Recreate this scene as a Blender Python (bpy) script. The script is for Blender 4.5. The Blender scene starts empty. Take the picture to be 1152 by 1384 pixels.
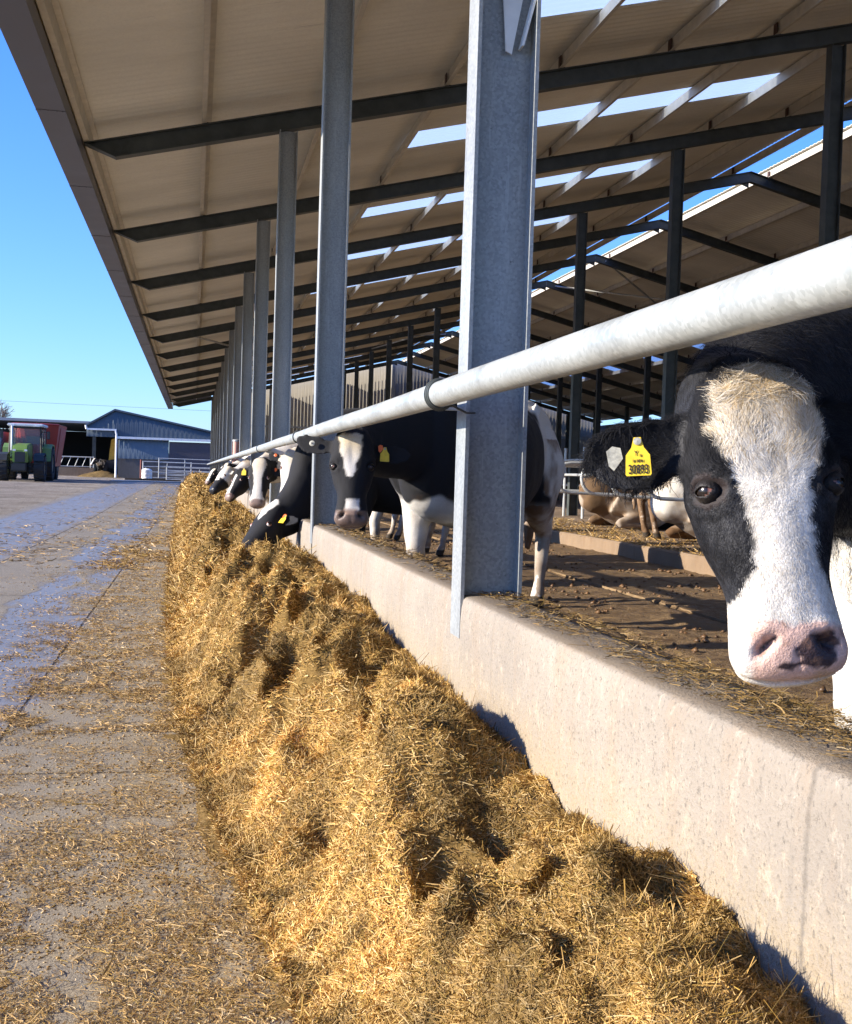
import bpy, bmesh, math, random
import numpy as np
from mathutils import Vector, Matrix
random.seed(7); rng = np.random.default_rng(11)
S = bpy.context.scene; COL = S.collection
R = math.radians
H0 = 1.12                       # eye height above the feed lane

# ------------------------------------------------------------------ noise
def _h(ix, iy, iz, seed):
    n = (ix*374761393 + iy*668265263 + iz*2147483647 + seed*1274126177) & 0xffffffff
    n = ((n ^ (n >> 13))*1274126177) & 0xffffffff
    n = ((n ^ (n >> 16))*2246822519) & 0xffffffff
    return ((n ^ (n >> 15)) & 0xffffff)/float(0xffffff)
def noise3(p, seed=0):
    p = np.asarray(p, float); i = np.floor(p).astype(np.int64); f = p-i
    f = f*f*(3-2*f); x, y, z = i[..., 0], i[..., 1], i[..., 2]
    r = 0
    for a in (0, 1):
        for b in (0, 1):
            for c in (0, 1):
                w = (f[..., 0] if a else 1-f[..., 0])*(f[..., 1] if b else 1-f[..., 1])*(f[..., 2] if c else 1-f[..., 2])
                r = r + w*_h(x+a, y+b, z+c, seed)
    return r
def fbm(p, oct=4, seed=0, gain=.5):
    p = np.asarray(p, float); a = 1; s = 0; t = 0
    for k in range(oct):
        s = s + a*noise3(p*2**k+17.3*k, seed+k); t += a; a *= gain
    return s/t
def xyz(x, y, z=0):
    return np.stack(np.broadcast_arrays(x, y, z), -1)
def sm(a, b, x):
    t = np.clip((x-a)/(b-a), 0, 1); return t*t*(3-2*t)

# ------------------------------------------------------------------ objects
def tag(o, label=None, cat=None, group=None, kind=None):
    if label: o['label'] = label
    if cat: o['category'] = cat
    if group: o['group'] = group
    if kind: o['kind'] = kind
    return o
def empty(name, loc, label=None, cat=None, group=None):
    o = bpy.data.objects.new(name, None); COL.objects.link(o); o.location = loc
    o.empty_display_size = .2
    return tag(o, label, cat, group)
def link(name, me, mats, parent=None, smooth=False):
    if not isinstance(mats, (list, tuple)): mats = [mats]
    for m in mats: me.materials.append(m)
    o = bpy.data.objects.new(name, me); COL.objects.link(o)
    if parent is not None:
        o.parent = parent
        if parent.type == 'EMPTY' or True:
            bpy_mat = Matrix.Translation(parent_world(parent)); o.matrix_parent_inverse = bpy_mat.inverted()
    if smooth: me.shade_smooth()
    return o
def parent_world(o):
    v = Vector((0, 0, 0))
    v += o.location
    return v
class MB:
    """collects polygons in world coordinates, one mesh"""
    def __init__(s): s.v = []; s.f = []; s.mi = []
    def add(s, v, f, mi=0):
        b = len(s.v); s.v += [tuple(map(float, p)) for p in v]; s.f += [[b+i for i in q] for q in f]; s.mi += [mi]*len(f); return s
    def box(s, x0, x1, y0, y1, z0, z1, mi=0):
        v = [(x, y, z) for x in (x0, x1) for y in (y0, y1) for z in (z0, z1)]
        return s.add(v, [(0, 1, 3, 2), (4, 6, 7, 5), (0, 4, 5, 1), (2, 3, 7, 6), (0, 2, 6, 4), (1, 5, 7, 3)], mi)
    def obox(s, c, ax, ay, az, mi=0):
        c = np.array(c, float); ax, ay, az = map(lambda q: np.array(q, float), (ax, ay, az))
        v = [c+i*ax+j*ay+k*az for i in (-1, 1) for j in (-1, 1) for k in (-1, 1)]
        return s.add(v, [(0, 1, 3, 2), (4, 6, 7, 5), (0, 4, 5, 1), (2, 3, 7, 6), (0, 2, 6, 4), (1, 5, 7, 3)], mi)
    def bar(s, a, b, w, h, up=(0, 0, 1), mi=0):
        a = np.array(a, float); b = np.array(b, float); d = b-a; L = np.linalg.norm(d); d /= L
        up = np.array(up, float); sd = np.cross(d, up); sd /= np.linalg.norm(sd); u = np.cross(sd, d)
        return s.obox((a+b)/2, d*L/2, sd*w/2, u*h/2, mi)
    def prism(s, poly, a, b, mi=0):
        """poly: 3D points (planar); extruded from offset a to offset b (vectors)"""
        n = len(poly); P = [np.array(p, float) for p in poly]
        v = [p+np.array(a) for p in P]+[p+np.array(b) for p in P]
        return s.add(v, [list(range(n))[::-1], list(range(n, 2*n))]+[(i, (i+1) % n, n+(i+1) % n, n+i) for i in range(n)], mi)
    def tube(s, pts, r, n=10, mi=0, caps=True):
        P = [np.array(p, float) for p in pts]; rr = r if isinstance(r, (list, tuple)) else [r]*len(P)
        rings = []; prev = None
        for i, p in enumerate(P):
            t = (P[min(i+1, len(P)-1)]-P[max(i-1, 0)]); t /= np.linalg.norm(t)
            if prev is None:
                a = np.array([0, 0, 1.]) if abs(t[2]) < .9 else np.array([1., 0, 0]); u = np.cross(t, a)
            else: u = prev-(prev@t)*t
            u /= np.linalg.norm(u); prev = u; w = np.cross(t, u)
            rings.append([p+rr[i]*(math.cos(q)*u+math.sin(q)*w) for q in np.linspace(0, 2*math.pi, n, endpoint=False)])
        v = [q for rg in rings for q in rg]; f = []
        for i in range(len(P)-1):
            for j in range(n): f.append((i*n+j, i*n+(j+1) % n, (i+1)*n+(j+1) % n, (i+1)*n+j))
        if caps: f.append(list(range(n))[::-1]); f.append([(len(P)-1)*n+j for j in range(n)])
        return s.add(v, f, mi)
    def lathe(s, c, axis, prof, n=24, mi=0):
        """prof: (radius, offset along axis) closed profile -> ring solid"""
        ax = np.array(axis, float); ax /= np.linalg.norm(ax); a = np.array([0, 0, 1.]) if abs(ax[2]) < .9 else np.array([1., 0, 0])
        u = np.cross(ax, a); u /= np.linalg.norm(u); w = np.cross(ax, u); c = np.array(c, float); m = len(prof)
        v = []; f = []
        for i in range(n):
            q = 2*math.pi*i/n; d = math.cos(q)*u+math.sin(q)*w
            for (r, o) in prof: v.append(c+d*r+ax*o)
        for i in range(n):
            for j in range(m):
                f.append((i*m+j, i*m+(j+1) % m, ((i+1) % n)*m+(j+1) % m, ((i+1) % n)*m+j))
        return s.add(v, f, mi)
    def mesh(s, name):
        me = bpy.data.meshes.new(name); me.from_pydata(s.v, [], s.f); me.polygons.foreach_set('material_index', s.mi)
        bm = bmesh.new(); bm.from_mesh(me); bmesh.ops.recalc_face_normals(bm, faces=bm.faces); bm.to_mesh(me); bm.free()
        return me
    def build(s, name, mats, parent=None, smooth=False, bevel=0):
        me = s.mesh(name)
        if bevel:
            bm = bmesh.new(); bm.from_mesh(me)
            es = [e for e in bm.edges if len(e.link_faces) == 2 and e.calc_face_angle(0) > .6]
            bmesh.ops.bevel(bm, geom=es, offset=bevel, segments=2, affect='EDGES', clamp_overlap=True); bm.to_mesh(me); bm.free()
        o = link(name, me, mats, parent)
        if smooth: smooth_angle(me, 40)
        return o
def smooth_angle(me, deg):
    me.shade_smooth()
    bm = bmesh.new(); bm.from_mesh(me)
    for e in bm.edges:
        if len(e.link_faces) == 2 and e.calc_face_angle(0) > R(deg): e.smooth = False
    bm.to_mesh(me); bm.free()
def np_mesh(name, V, F, colors=None, mat_idx=None):
    """F: (n,4) or (n,3) int array"""
    me = bpy.data.meshes.new(name); V = np.ascontiguousarray(V, np.float32); F = np.ascontiguousarray(F, np.int32)
    k = F.shape[1]; me.vertices.add(len(V)); me.vertices.foreach_set('co', V.ravel())
    me.loops.add(F.size); me.loops.foreach_set('vertex_index', F.ravel())
    me.polygons.add(len(F)); me.polygons.foreach_set('loop_start', np.arange(0, F.size, k, dtype=np.int32))
    me.update(calc_edges=True)
    if colors is not None: set_col(me, colors)
    return me
def set_col(me, c, name='coat'):
    c = np.asarray(c, np.float32)
    if c.shape[1] == 3: c = np.concatenate([c, np.ones((len(c), 1), np.float32)], 1)
    a = me.color_attributes.new(name, 'FLOAT_COLOR', 'POINT'); a.data.foreach_set('color', c.ravel())
def grid(name, X, Y, Z, mats, parent=None, smooth=True, colors=None):
    ny, nx = Z.shape; V = np.stack([X, Y, Z], -1).reshape(-1, 3)
    a = (np.arange(ny-1)[:, None]*nx+np.arange(nx-1)[None]).ravel()
    F = np.stack([a, a+1, a+nx+1, a+nx], 1)
    me = np_mesh(name, V, F, colors)
    return link(name, me, mats, parent, smooth)

# ------------------------------------------------------------------ materials
class NT:
    def __init__(s, m): s.t = m.node_tree; s.n = s.t.nodes; s.l = s.t.links
    def node(s, typ, **kw):
        n = s.n.new(typ)
        for k, v in kw.items():
            if k in n.inputs: 
                i = n.inputs[k]
                if isinstance(v, bpy.types.NodeSocket): s.l.new(v, i)
                else: i.default_value = v
            else: setattr(n, k, v)
        return n
    def link(s, a, b): s.l.new(a, b)
    def coord(s, scale=(1, 1, 1), obj=True):
        c = s.node('ShaderNodeTexCoord'); m = s.node('ShaderNodeMapping'); s.link(c.outputs['Object'], m.inputs['Vector']); m.inputs['Scale'].default_value = scale
        return m.outputs[0]
    def noise(s, scale, vec=None, detail=4, rough=.55, dist=0):
        n = s.node('ShaderNodeTexNoise'); n.inputs['Scale'].default_value = scale; n.inputs['Detail'].default_value = detail
        n.inputs['Roughness'].default_value = rough; n.inputs['Distortion'].default_value = dist
        if vec is not None: s.link(vec, n.inputs['Vector'])
        return n.outputs['Fac']
    def ramp(s, fac, stops, interp='LINEAR'):
        r = s.node('ShaderNodeValToRGB'); r.color_ramp.interpolation = interp; e = r.color_ramp.elements
        while len(e) < len(stops): e.new(.5)
        for i, (p, c) in enumerate(stops):
            e[i].position = p; c = (c, c, c) if not hasattr(c, '__len__') else c; e[i].color = (*c, 1)
        s.link(fac, r.inputs[0]); return r.outputs[0]
    def mix(s, fac, a, b, mode='MIX'):
        n = s.node('ShaderNodeMix', data_type='RGBA', blend_type=mode)
        for k, v in ((0, fac), (6, a), (7, b)):
            i = n.inputs[k]
            if isinstance(v, bpy.types.NodeSocket): s.link(v, i)
            elif k == 0: i.default_value = v
            else: i.default_value = (*v, 1)
        return n.outputs[2]
    def math(s, op, a, b=0., c=None):
        n = s.node('ShaderNodeMath', operation=op)
        for k, v in enumerate((a, b) if c is None else (a, b, c)):
            if isinstance(v, bpy.types.NodeSocket): s.link(v, n.inputs[k])
            else: n.inputs[k].default_value = v
        return n.outputs[0]
    def bump(s, h, strength=.3, dist=.01, normal=None):
        b = s.node('ShaderNodeBump'); b.inputs['Strength'].default_value = strength; b.inputs['Distance'].default_value = dist; s.link(h, b.inputs['Height'])
        if normal is not None: s.link(normal, b.inputs['Normal'])
        return b.outputs[0]
    def bsdf(s): return s.n['Principled BSDF']
def mat(name, color=(.5, .5, .5), rough=.6, metal=0., var=.12, scale=8, bump=.1, bscale=60, spec=.5, stretch=(1, 1, 1), dist=.003):
    m = bpy.data.materials.new(name); m.use_nodes = True; t = NT(m); b = t.bsdf()
    v = t.coord(stretch)
    n = t.noise(scale, v, 5, .6); lo = tuple(c*(1-var) for c in color); hi = tuple(min(1, c*(1+var)) for c in color)
    t.link(t.ramp(n, [(.3, lo), (.7, hi)]), b.inputs['Base Color'])
    b.inputs['Metallic'].default_value = metal; b.inputs['Specular IOR Level'].default_value = spec
    r = t.ramp(n, [(.3, max(0, rough-.08)), (.7, min(1, rough+.08))]); t.link(r, b.inputs['Roughness'])
    if bump: t.link(t.bump(t.noise(bscale, v, 4, .6), bump, dist), b.inputs['Normal'])
    return m

def m_attr(name, rough=.8, spec=.25, bump=0, sheen=0, nscale=300, var=.25, transl=0, stretch=(1, 1, 1)):
    m = bpy.data.materials.new(name); m.use_nodes = True; t = NT(m); b = t.bsdf()
    a = t.node('ShaderNodeAttribute', attribute_name='coat'); c = a.outputs['Color']
    if var:
        n = t.noise(nscale, t.coord(stretch), 3, .6)
        c = t.mix(1.0, c, t.ramp(n, [(.25, 1-var), (.75, 1+var*.6)]), 'MULTIPLY')
    t.link(c, b.inputs['Base Color'])
    b.inputs['Roughness'].default_value = rough; b.inputs['Specular IOR Level'].default_value = spec
    if sheen:
        t.link(a.outputs['Alpha'], b.inputs['Roughness'])
        b.inputs['Sheen Weight'].default_value = sheen; b.inputs['Sheen Roughness'].default_value = .4
    if bump:
        t.link(t.bump(t.noise(nscale, t.coord(stretch), 3, .6), bump, .004), b.inputs['Normal'])
    return m
HIDE = m_attr('cow_hide', .55, .28, .5, .04, 260, .3)
FUR = m_attr('cow_hair', .8, .15, 0, .0, 50, .1)
STRAW = m_attr('straw_stems', .7, .3, 0, 0, 30, .15)
STEEL = mat('dark_weathered_steel', (.075, .085, .08), .55, .3, .3, 5, .1, 90)
def m_galv(name, base, rough=.5, metal=.35, dirt=0):
    m = bpy.data.materials.new(name); m.use_nodes = True; t = NT(m); b = t.bsdf()
    v = t.coord(); n1 = t.noise(3, t.coord((1, 1, .25)), 6, .65); n2 = t.noise(70, v, 3, .7); n3 = t.noise(14, t.coord((1.6, 1.6, .12)), 5, .7)
    vo = t.node('ShaderNodeTexVoronoi'); vo.inputs['Scale'].default_value = 120; t.link(v, vo.inputs['Vector'])
    c = t.ramp(n1, [(.3, tuple(q*.78 for q in base)), (.7, tuple(min(1, q*1.15) for q in base))])
    bw = t.node('ShaderNodeRGBToBW'); t.link(vo.outputs['Color'], bw.inputs[0]); c = t.mix(.3, c, bw.outputs[0], 'SOFT_LIGHT')
    c = t.mix(t.ramp(n2, [(.66, 0.), (.74, .7)]), c, tuple(q*.35 for q in base))
    c = t.mix(t.ramp(n3, [(.6, 0.), (.72, .5)]), c, tuple(min(1, q*1.7) for q in base))
    t.link(c, b.inputs['Base Color']); b.inputs['Metallic'].default_value = metal
    t.link(t.ramp(n1, [(.3, rough-.1), (.7, rough+.12)]), b.inputs['Roughness'])
    t.link(t.bump(n2, .12, .002), b.inputs['Normal'])
    return m
COLUMN = m_galv('galvanised_column_steel', (.34, .36, .36), .5, .2)
PIPE = m_galv('galvanised_pipe', (.46, .49, .48), .40, .35)
RAILM = m_galv('galvanised_rail', (.5, .52, .52), .45, .3)
PURLIN = mat('pale_purlin_steel', (.62, .57, .47), .5, .15, .15, 6, .05, 60)
CLEAT = mat('rusty_cleat_steel', (.07, .035, .025), .7, .2, .3, 20)
GUTTER = mat('grey_gutter_sheet', (.12, .12, .14), .45, .2, .2, 3, .05)
WHITEP = mat('white_painted_plate', (.8, .8, .76), .5, 0, .1)
def m_roof(name, base):
    m = bpy.data.materials.new(name); m.use_nodes = True; t = NT(m); b = t.bsdf()
    n1 = t.noise(.8, t.coord((.35, 1, 1)), 5, .6); n2 = t.noise(3.5, t.coord((.18, 6, 1)), 4, .7); n3 = t.noise(40, t.coord(), 3)
    c = t.ramp(n1, [(.3, tuple(q*.85 for q in base)), (.7, tuple(q*1.1 for q in base))])
    c = t.mix(t.ramp(n2, [(.64, 0.), (.74, .45)]), c, tuple(q*.45 for q in base))
    c = t.mix(t.ramp(n3, [(.4, 0.), (.8, .2)]), c, tuple(q*.6 for q in base))
    t.link(c, b.inputs['Base Color']); b.inputs['Roughness'].default_value = .85
    t.link(t.bump(n3, .15, .004), b.inputs['Normal']); return m
ROOF = m_roof('fibre_cement_sheet', (.87, .83, .71))
ROOFTOP = ROOF
def m_skylight():
    m = bpy.data.materials.new('translucent_roof_panel'); m.use_nodes = True; t = NT(m); b = t.bsdf(); out = t.n['Material Output']
    b.inputs['Base Color'].default_value = (.8, .86, .9, 1); b.inputs['Roughness'].default_value = .5
    tr = t.node('ShaderNodeBsdfTranslucent'); tr.inputs[0].default_value = (.55, .64, .74, 1)
    tp = t.node('ShaderNodeBsdfTransparent'); tp.inputs[0].default_value = (.9, .95, 1, 1)
    a = t.node('ShaderNodeMixShader'); a.inputs[0].default_value = .45; t.link(tr.outputs[0], a.inputs[1]); t.link(tp.outputs[0], a.inputs[2])
    c = t.node('ShaderNodeMixShader'); c.inputs[0].default_value = .9; t.link(b.outputs[0], c.inputs[1]); t.link(a.outputs[0], c.inputs[2])
    t.link(c.outputs[0], out.inputs['Surface']); return m
SKYL = m_skylight()
def m_conc(name, base, stain=(.35, .25, .15), sscale=1.5, speck=.5, rough=.85):
    m = bpy.data.materials.new(name); m.use_nodes = True; t = NT(m); b = t.bsdf()
    v = t.coord(); n1 = t.noise(sscale, v, 6, .65); n2 = t.noise(110, v, 3, .75); n3 = t.noise(6, t.coord((1, 1, .25)), 5, .7); n4 = t.noise(55, v, 5, .75)
    c = t.ramp(n1, [(.3, tuple(q*.82 for q in base)), (.7, tuple(q*1.15 for q in base))])
    c = t.mix(t.ramp(n3, [(.5, 0.), (.75, .55)]), c, stain)
    if speck > .8:
        n5 = t.noise(28, t.coord((1, 1, .7)), 5, .8); c = t.mix(t.ramp(n5, [(.54, 0.), (.66, .55)]), c, tuple(min(1, q*1.55) for q in base))
        n6 = t.noise(7, t.coord((1, 1.4, .10)), 4, .7); c = t.mix(t.ramp(n6, [(.60, 0.), (.72, .5)]), c, tuple(q*.6 for q in base))
        sp = t.node('ShaderNodeSeparateXYZ'); tcx = t.node('ShaderNodeTexCoord'); t.link(tcx.outputs['Object'], sp.inputs[0])
        low = t.ramp(t.math('MULTIPLY_ADD', n5, .5, t.math('MULTIPLY', sp.outputs[2], -1.)), [(.0, 1.), (.0, 1.)]) if False else t.ramp(t.math('ADD', sp.outputs[2], t.math('MULTIPLY', n5, -.35)), [(.20, .6), (.42, 0.)])
        c = t.mix(t.math('MULTIPLY', low, t.ramp(n2, [(.4, .2), (.6, 1.)])), c, (.40, .29, .13))
        top = t.ramp(t.math('ADD', sp.outputs[2], t.math('MULTIPLY', n1, .012)), [(.735, 0.), (.742, .75)]); c = t.mix(top, c, (.17, .125, .075))
        for yc, wd in ((1.47, .004), (5.9, .003)):
            j = t.math('ADD', t.math('ABSOLUTE', t.math('ADD', sp.outputs[1], -yc)), t.math('MULTIPLY_ADD', n4, .03, -.015)); c = t.mix(t.ramp(t.math('MULTIPLY', j, 40.), [(.05, .7), (.35, 0.)]), c, tuple(q*.5 for q in base))
    c = t.mix(t.ramp(n2, [(.55, 0.), (.68, speck)]), c, tuple(q*.42 for q in base))
    c = t.mix(t.ramp(n4, [(.6, 0.), (.72, speck*.6)]), c, tuple(min(1, q*1.5) for q in base))
    t.link(c, b.inputs['Base Color']); b.inputs['Roughness'].default_value = rough
    t.link(t.bump(t.math('ADD', n2, n4), .6, .005), b.inputs['Normal']); return m
WALLC = m_conc('feed_wall_concrete', (.285, .245, .195), (.30, .21, .13), 1.6, .85)
KERBC = m_conc('kerb_concrete', (.24, .17, .11), (.16, .09, .04), 2.5, .5)

# ------------------------------------------------------------------ world, sun, camera
SUN_EL, SUN_AZ = 20.0, -92.5           # azimuth clockwise from +Y
W = bpy.data.worlds.new("World"); S.world = W; W.use_nodes = True
wt = W.node_tree; bg = wt.nodes['Background']
sky = wt.nodes.new('ShaderNodeTexSky'); sky.sky_type = 'NISHITA'; sky.sun_disc = False
sky.sun_elevation = R(SUN_EL); sky.sun_rotation = R(SUN_AZ); sky.air_density = 1.0; sky.dust_density = .3; sky.ozone_density = 3.0
tc = wt.nodes.new('ShaderNodeTexCoord'); mp = wt.nodes.new('ShaderNodeMapping'); mp.inputs['Scale'].default_value = (2.2, 2.2, 9)
wt.links.new(tc.outputs['Generated'], mp.inputs['Vector'])
cn = wt.nodes.new('ShaderNodeTexNoise'); cn.inputs['Scale'].default_value = 1.6; cn.inputs['Detail'].default_value = 6; wt.links.new(mp.outputs[0], cn.inputs['Vector'])
cr = wt.nodes.new('ShaderNodeValToRGB'); cr.color_ramp.elements[0].position = .66; cr.color_ramp.elements[1].position = .8
cr.color_ramp.elements[1].color = (.45, .45, .45, 1); wt.links.new(cn.outputs['Fac'], cr.inputs[0])
mx = wt.nodes.new('ShaderNodeMix'); mx.data_type = 'RGBA'; mx.inputs[7].default_value = (8.5, 9.2, 9.8, 1)
wt.links.new(cr.outputs[0], mx.inputs[0]); wt.links.new(sky.outputs[0], mx.inputs[6]); 
# cooler, cleaner winter air towards the horizon
sx_ = wt.nodes.new('ShaderNodeSeparateXYZ'); wt.links.new(tc.outputs['Generated'], sx_.inputs[0])
hr = wt.nodes.new('ShaderNodeValToRGB'); hr.color_ramp.elements[0].position = 0; hr.color_ramp.elements[0].color = (.46, .60, .95, 1); hr.color_ramp.elements[1].position = .35; hr.color_ramp.elements[1].color = (.32, .60, 1.16, 1)
wt.links.new(sx_.outputs[2], hr.inputs[0]); hm = wt.nodes.new('ShaderNodeMix'); hm.data_type = 'RGBA'; hm.blend_type = 'MULTIPLY'; hm.inputs[0].default_value = 1
wt.links.new(mx.outputs[2], hm.inputs[6]); wt.links.new(hr.outputs[0], hm.inputs[7]); wt.links.new(hm.outputs[2], bg.inputs[0])
bg.inputs['Strength'].default_value = .145
sl = bpy.data.lights.new('sun', 'SUN'); sl.energy = 4.7; sl.angle = R(.5); sl.color = (1, .90, .76)
so = bpy.data.objects.new('sun', sl); COL.objects.link(so)
sd = Vector((math.sin(R(SUN_AZ))*math.cos(R(SUN_EL)), math.cos(R(SUN_AZ))*math.cos(R(SUN_EL)), math.sin(R(SUN_EL))))
so.rotation_euler = sd.to_track_quat('Z', 'Y').to_euler(); so.location = (-20, 0, 20)
cam = bpy.data.cameras.new('camera'); co = bpy.data.objects.new('camera', cam); COL.objects.link(co); S.camera = co
cam.sensor_fit = 'HORIZONTAL'; cam.sensor_width = 36; cam.lens = 36*1574.04/1152; cam.clip_end = 2000; cam.clip_start = .05
cr_, cu_, cf_ = Vector((.98032171, -.19499522, .0307606)), Vector((-.02402719, .03680341, .99903363)), Vector((.19593888, .98011345, -.03139399))
mm = Matrix.Identity(4)
for i in range(3): mm[i][0] = cr_[i]; mm[i][1] = cu_[i]; mm[i][2] = -cf_[i]
mm[2][3] = H0; co.matrix_world = mm
S.view_settings.view_transform = 'Standard'; S.view_settings.look = 'None'; S.view_settings.exposure = 1.2; S.view_settings.gamma = 1
S.cycles.max_bounces = 8; S.cycles.diffuse_bounces = 5; S.cycles.use_denoising = True; S.cycles.transparent_max_bounces = 12
try: S.cycles.caustics_reflective = False; S.cycles.caustics_refractive = False
except Exception: pass
# ================================================================== SETTING
def g_(Y):
    Y = np.asarray(Y, float)
    return np.where(Y < 25, 0, np.where(Y < 62, .0068*(Y-25), .2516+.005*(np.minimum(Y, 95)-62)))
def floor_z(Y): return .19+np.maximum(0, g_(Y)-.1)*1.1
# yard: one sheet to the horizon
def m_yard():
    m = bpy.data.materials.new('gravel_yard'); m.use_nodes = True; t = NT(m); b = t.bsdf(); v = t.coord()
    n1 = t.noise(.5, v, 6, .65); n2 = t.noise(6, v, 5, .7); n3 = t.noise(60, v, 3, .7)
    c = t.ramp(n1, [(.3, (.20, .165, .13)), (.5, (.36, .31, .25)), (.72, (.46, .41, .34))])
    c = t.mix(t.ramp(n2, [(.45, 0.), (.7, .6)]), c, (.12, .09, .065)); c = t.mix(t.ramp(n3, [(.5, 0.), (.7, .5)]), c, (.38, .34, .27))
    t.link(c, b.inputs['Base Color']); b.inputs['Roughness'].default_value = .95; b.inputs['Specular IOR Level'].default_value = .05
    t.link(t.bump(t.math('ADD', n2, n3), 1., .06), b.inputs['Normal']); return m
ys = np.concatenate([np.linspace(-40, 25, 14), np.linspace(30, 95, 40), np.array([110, 150, 250, 500, 1200])])
xs = np.concatenate([np.array([-900, -300, -100, -50]), np.linspace(-30, 30, 21), np.array([50, 100, 300, 900])])
XX, YY = np.meshgrid(xs, ys); ZZ = g_(YY)-.012
tag(grid('ground', XX, YY, ZZ, m_yard()), kind='structure')
# lane concrete
def m_lane():
    m = bpy.data.materials.new('lane_concrete'); m.use_nodes = True; t = NT(m); b = t.bsdf(); v = t.coord()
    geo = t.node('ShaderNodeTexCoord'); sp = t.node('ShaderNodeSeparateXYZ'); t.link(geo.outputs['Object'], sp.inputs[0]); X, Y = sp.outputs[0], sp.outputs[1]
    n1 = t.noise(.9, v, 6, .65); n2 = t.noise(130, v, 3, .75); n3 = t.noise(9, t.coord((1, .35, 1)), 5, .7); n4 = t.noise(28, v, 4, .7)
    c = t.ramp(n1, [(.3, (.22, .20, .17)), (.7, (.33, .30, .255))])
    # straw dust and crumbs trodden in towards the feed
    wob = t.math('MULTIPLY_ADD', n1, .9, -.45)
    xx = t.math('ADD', X, wob)
    dust = t.ramp(t.math('MULTIPLY_ADD', xx, .42, .62), [(.05, .1), (.28, .28), (.5, .75), (.65, 1.)])
    dm = t.math('MULTIPLY', dust, t.ramp(n3, [(.3, .35), (.6, 1.)]))
    c = t.mix(dm, c, (.38, .30, .18))
    c = t.mix(t.ramp(n2, [(.5, 0.), (.62, .6)]), c, (.07, .055, .04))
    c = t.mix(t.ramp(n4, [(.56, 0.), (.66, .45)]), c, (.42, .33, .2))
    # wet hollows along the wheel track
    pn = t.noise(1.0, t.coord((1.6, .42, 1)), 5, .6, .4)
    band = t.math('MULTIPLY', t.ramp(t.math('MULTIPLY_ADD', X, .5, 1.), [(.2, 0.), (.36, 1.), (.60, 1.), (.72, 0.)]), 1.)
    wet = t.ramp(t.math('MULTIPLY_ADD', band, .26, pn), [(.66, 0.), (.73, 1.)])
    far = t.math('MULTIPLY', t.ramp(t.math('MULTIPLY_ADD', X, .2, 1.), [(.22, 0.), (.27, 1.), (.55, 1.), (.6, 0.)]), t.ramp(t.math('MULTIPLY', Y, .05), [(.45, 0.), (.6, 1.)]))
    far = t.math('MULTIPLY', far, t.ramp(n3, [(.3, .35), (.55, .9)]))
    wet = t.math('MAXIMUM', wet, far)
    c = t.mix(t.math('MULTIPLY', wet, .6), c, (.20, .18, .155))
    # worn joints
    j1 = t.math('ABSOLUTE', t.math('ADD', Y, -4.36)); j2 = t.math('ABSOLUTE', t.math('ADD', X, .74)); j3 = t.math('ABSOLUTE', t.math('ADD', Y, -10.3)); j4 = t.math('ABSOLUTE', t.math('ADD', X, 2.1))
    j = t.math('MINIMUM', t.math('MINIMUM', j1, j3), t.math('MINIMUM', j2, j4)); jw = t.math('ADD', j, t.math('MULTIPLY_ADD', n4, .014, -.007))
    jm = t.ramp(t.math('MULTIPLY', jw, 20.), [(.06, 1.), (.26, 0.)])
    c = t.mix(t.math('MULTIPLY', jm, .8), c, (.03, .025, .02))
    t.link(c, b.inputs['Base Color'])
    r = t.math('ADD', t.math('MULTIPLY', wet, -.60), .86); t.link(t.math('MAXIMUM', r, .34), b.inputs['Roughness']); t.link(t.math('MULTIPLY_ADD', wet, .11, .04), b.inputs['Specular IOR Level'])
    h = t.math('ADD', t.math('MULTIPLY', t.math('ADD', n2, n4), t.math('SUBTRACT', 1.05, wet)), t.math('MULTIPLY', jm, -2.))
    t.link(t.bump(h, .5, .006), b.inputs['Normal']); return m
ys = np.concatenate([np.linspace(-6, 25, 32), np.linspace(26, 72, 47)]); xs = np.linspace(-4.0, .9, 12)
XX, YY = np.meshgrid(xs, ys); XX = XX+np.where(XX < -3.9, .25*(fbm(xyz(YY*.4, 0, 0))-.5), 0)
tag(grid('feed_lane', XX, YY, g_(YY), m_lane()), kind='structure')
# floor the cows stand on: slurry over concrete slats
def m_floor():
    m = bpy.data.materials.new('slurry_floor'); m.use_nodes = True; t = NT(m); b = t.bsdf(); v = t.coord()
    n1 = t.noise(1.1, v, 6, .65); n2 = t.noise(14, v, 5, .75); n3 = t.noise(80, v, 3, .7)
    c = t.ramp(n1, [(.3, (.13, .08, .035)), (.7, (.26, .17, .08))]); c = t.mix(t.ramp(n2, [(.42, 0.), (.58, .85)]), c, (.085, .048, .02))
    c = t.mix(t.ramp(n3, [(.56, 0.), (.7, .5)]), c, (.33, .22, .10))
    t.link(c, b.inputs['Base Color']); t.link(t.ramp(n2, [(.4, .8), (.6, .4)]), b.inputs['Roughness'])
    t.link(t.bump(t.math('ADD', n2, n3), .9, .02), b.inputs['Normal']); return m
FLOORM = m_floor()
ys = np.concatenate([np.arange(1.0, 18, .035), np.linspace(18.2, 69, 120)]); xs = np.concatenate([np.arange(1.08, 7.4, .03), np.linspace(7.6, 24.4, 25)])
XX, YY = np.meshgrid(xs, ys)
nn = fbm(xyz(XX*1.8, YY*1.8, 0), 4, 3); ZZ = floor_z(YY)+.10*np.maximum(0, nn-.55)+.020*(fbm(xyz(XX*10, YY*10, 0), 3, 5)-.5)+.02*np.maximum(0, fbm(xyz(XX*5, YY*5, 3), 2, 15)-.5)
for sx in (1.75, 2.6, 3.5, 4.4): ZZ = np.where(np.abs(XX-sx) < .03, floor_z(YY)-.02, ZZ)
ZZ = np.where(XX > 7.5, floor_z(YY), ZZ)
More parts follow.
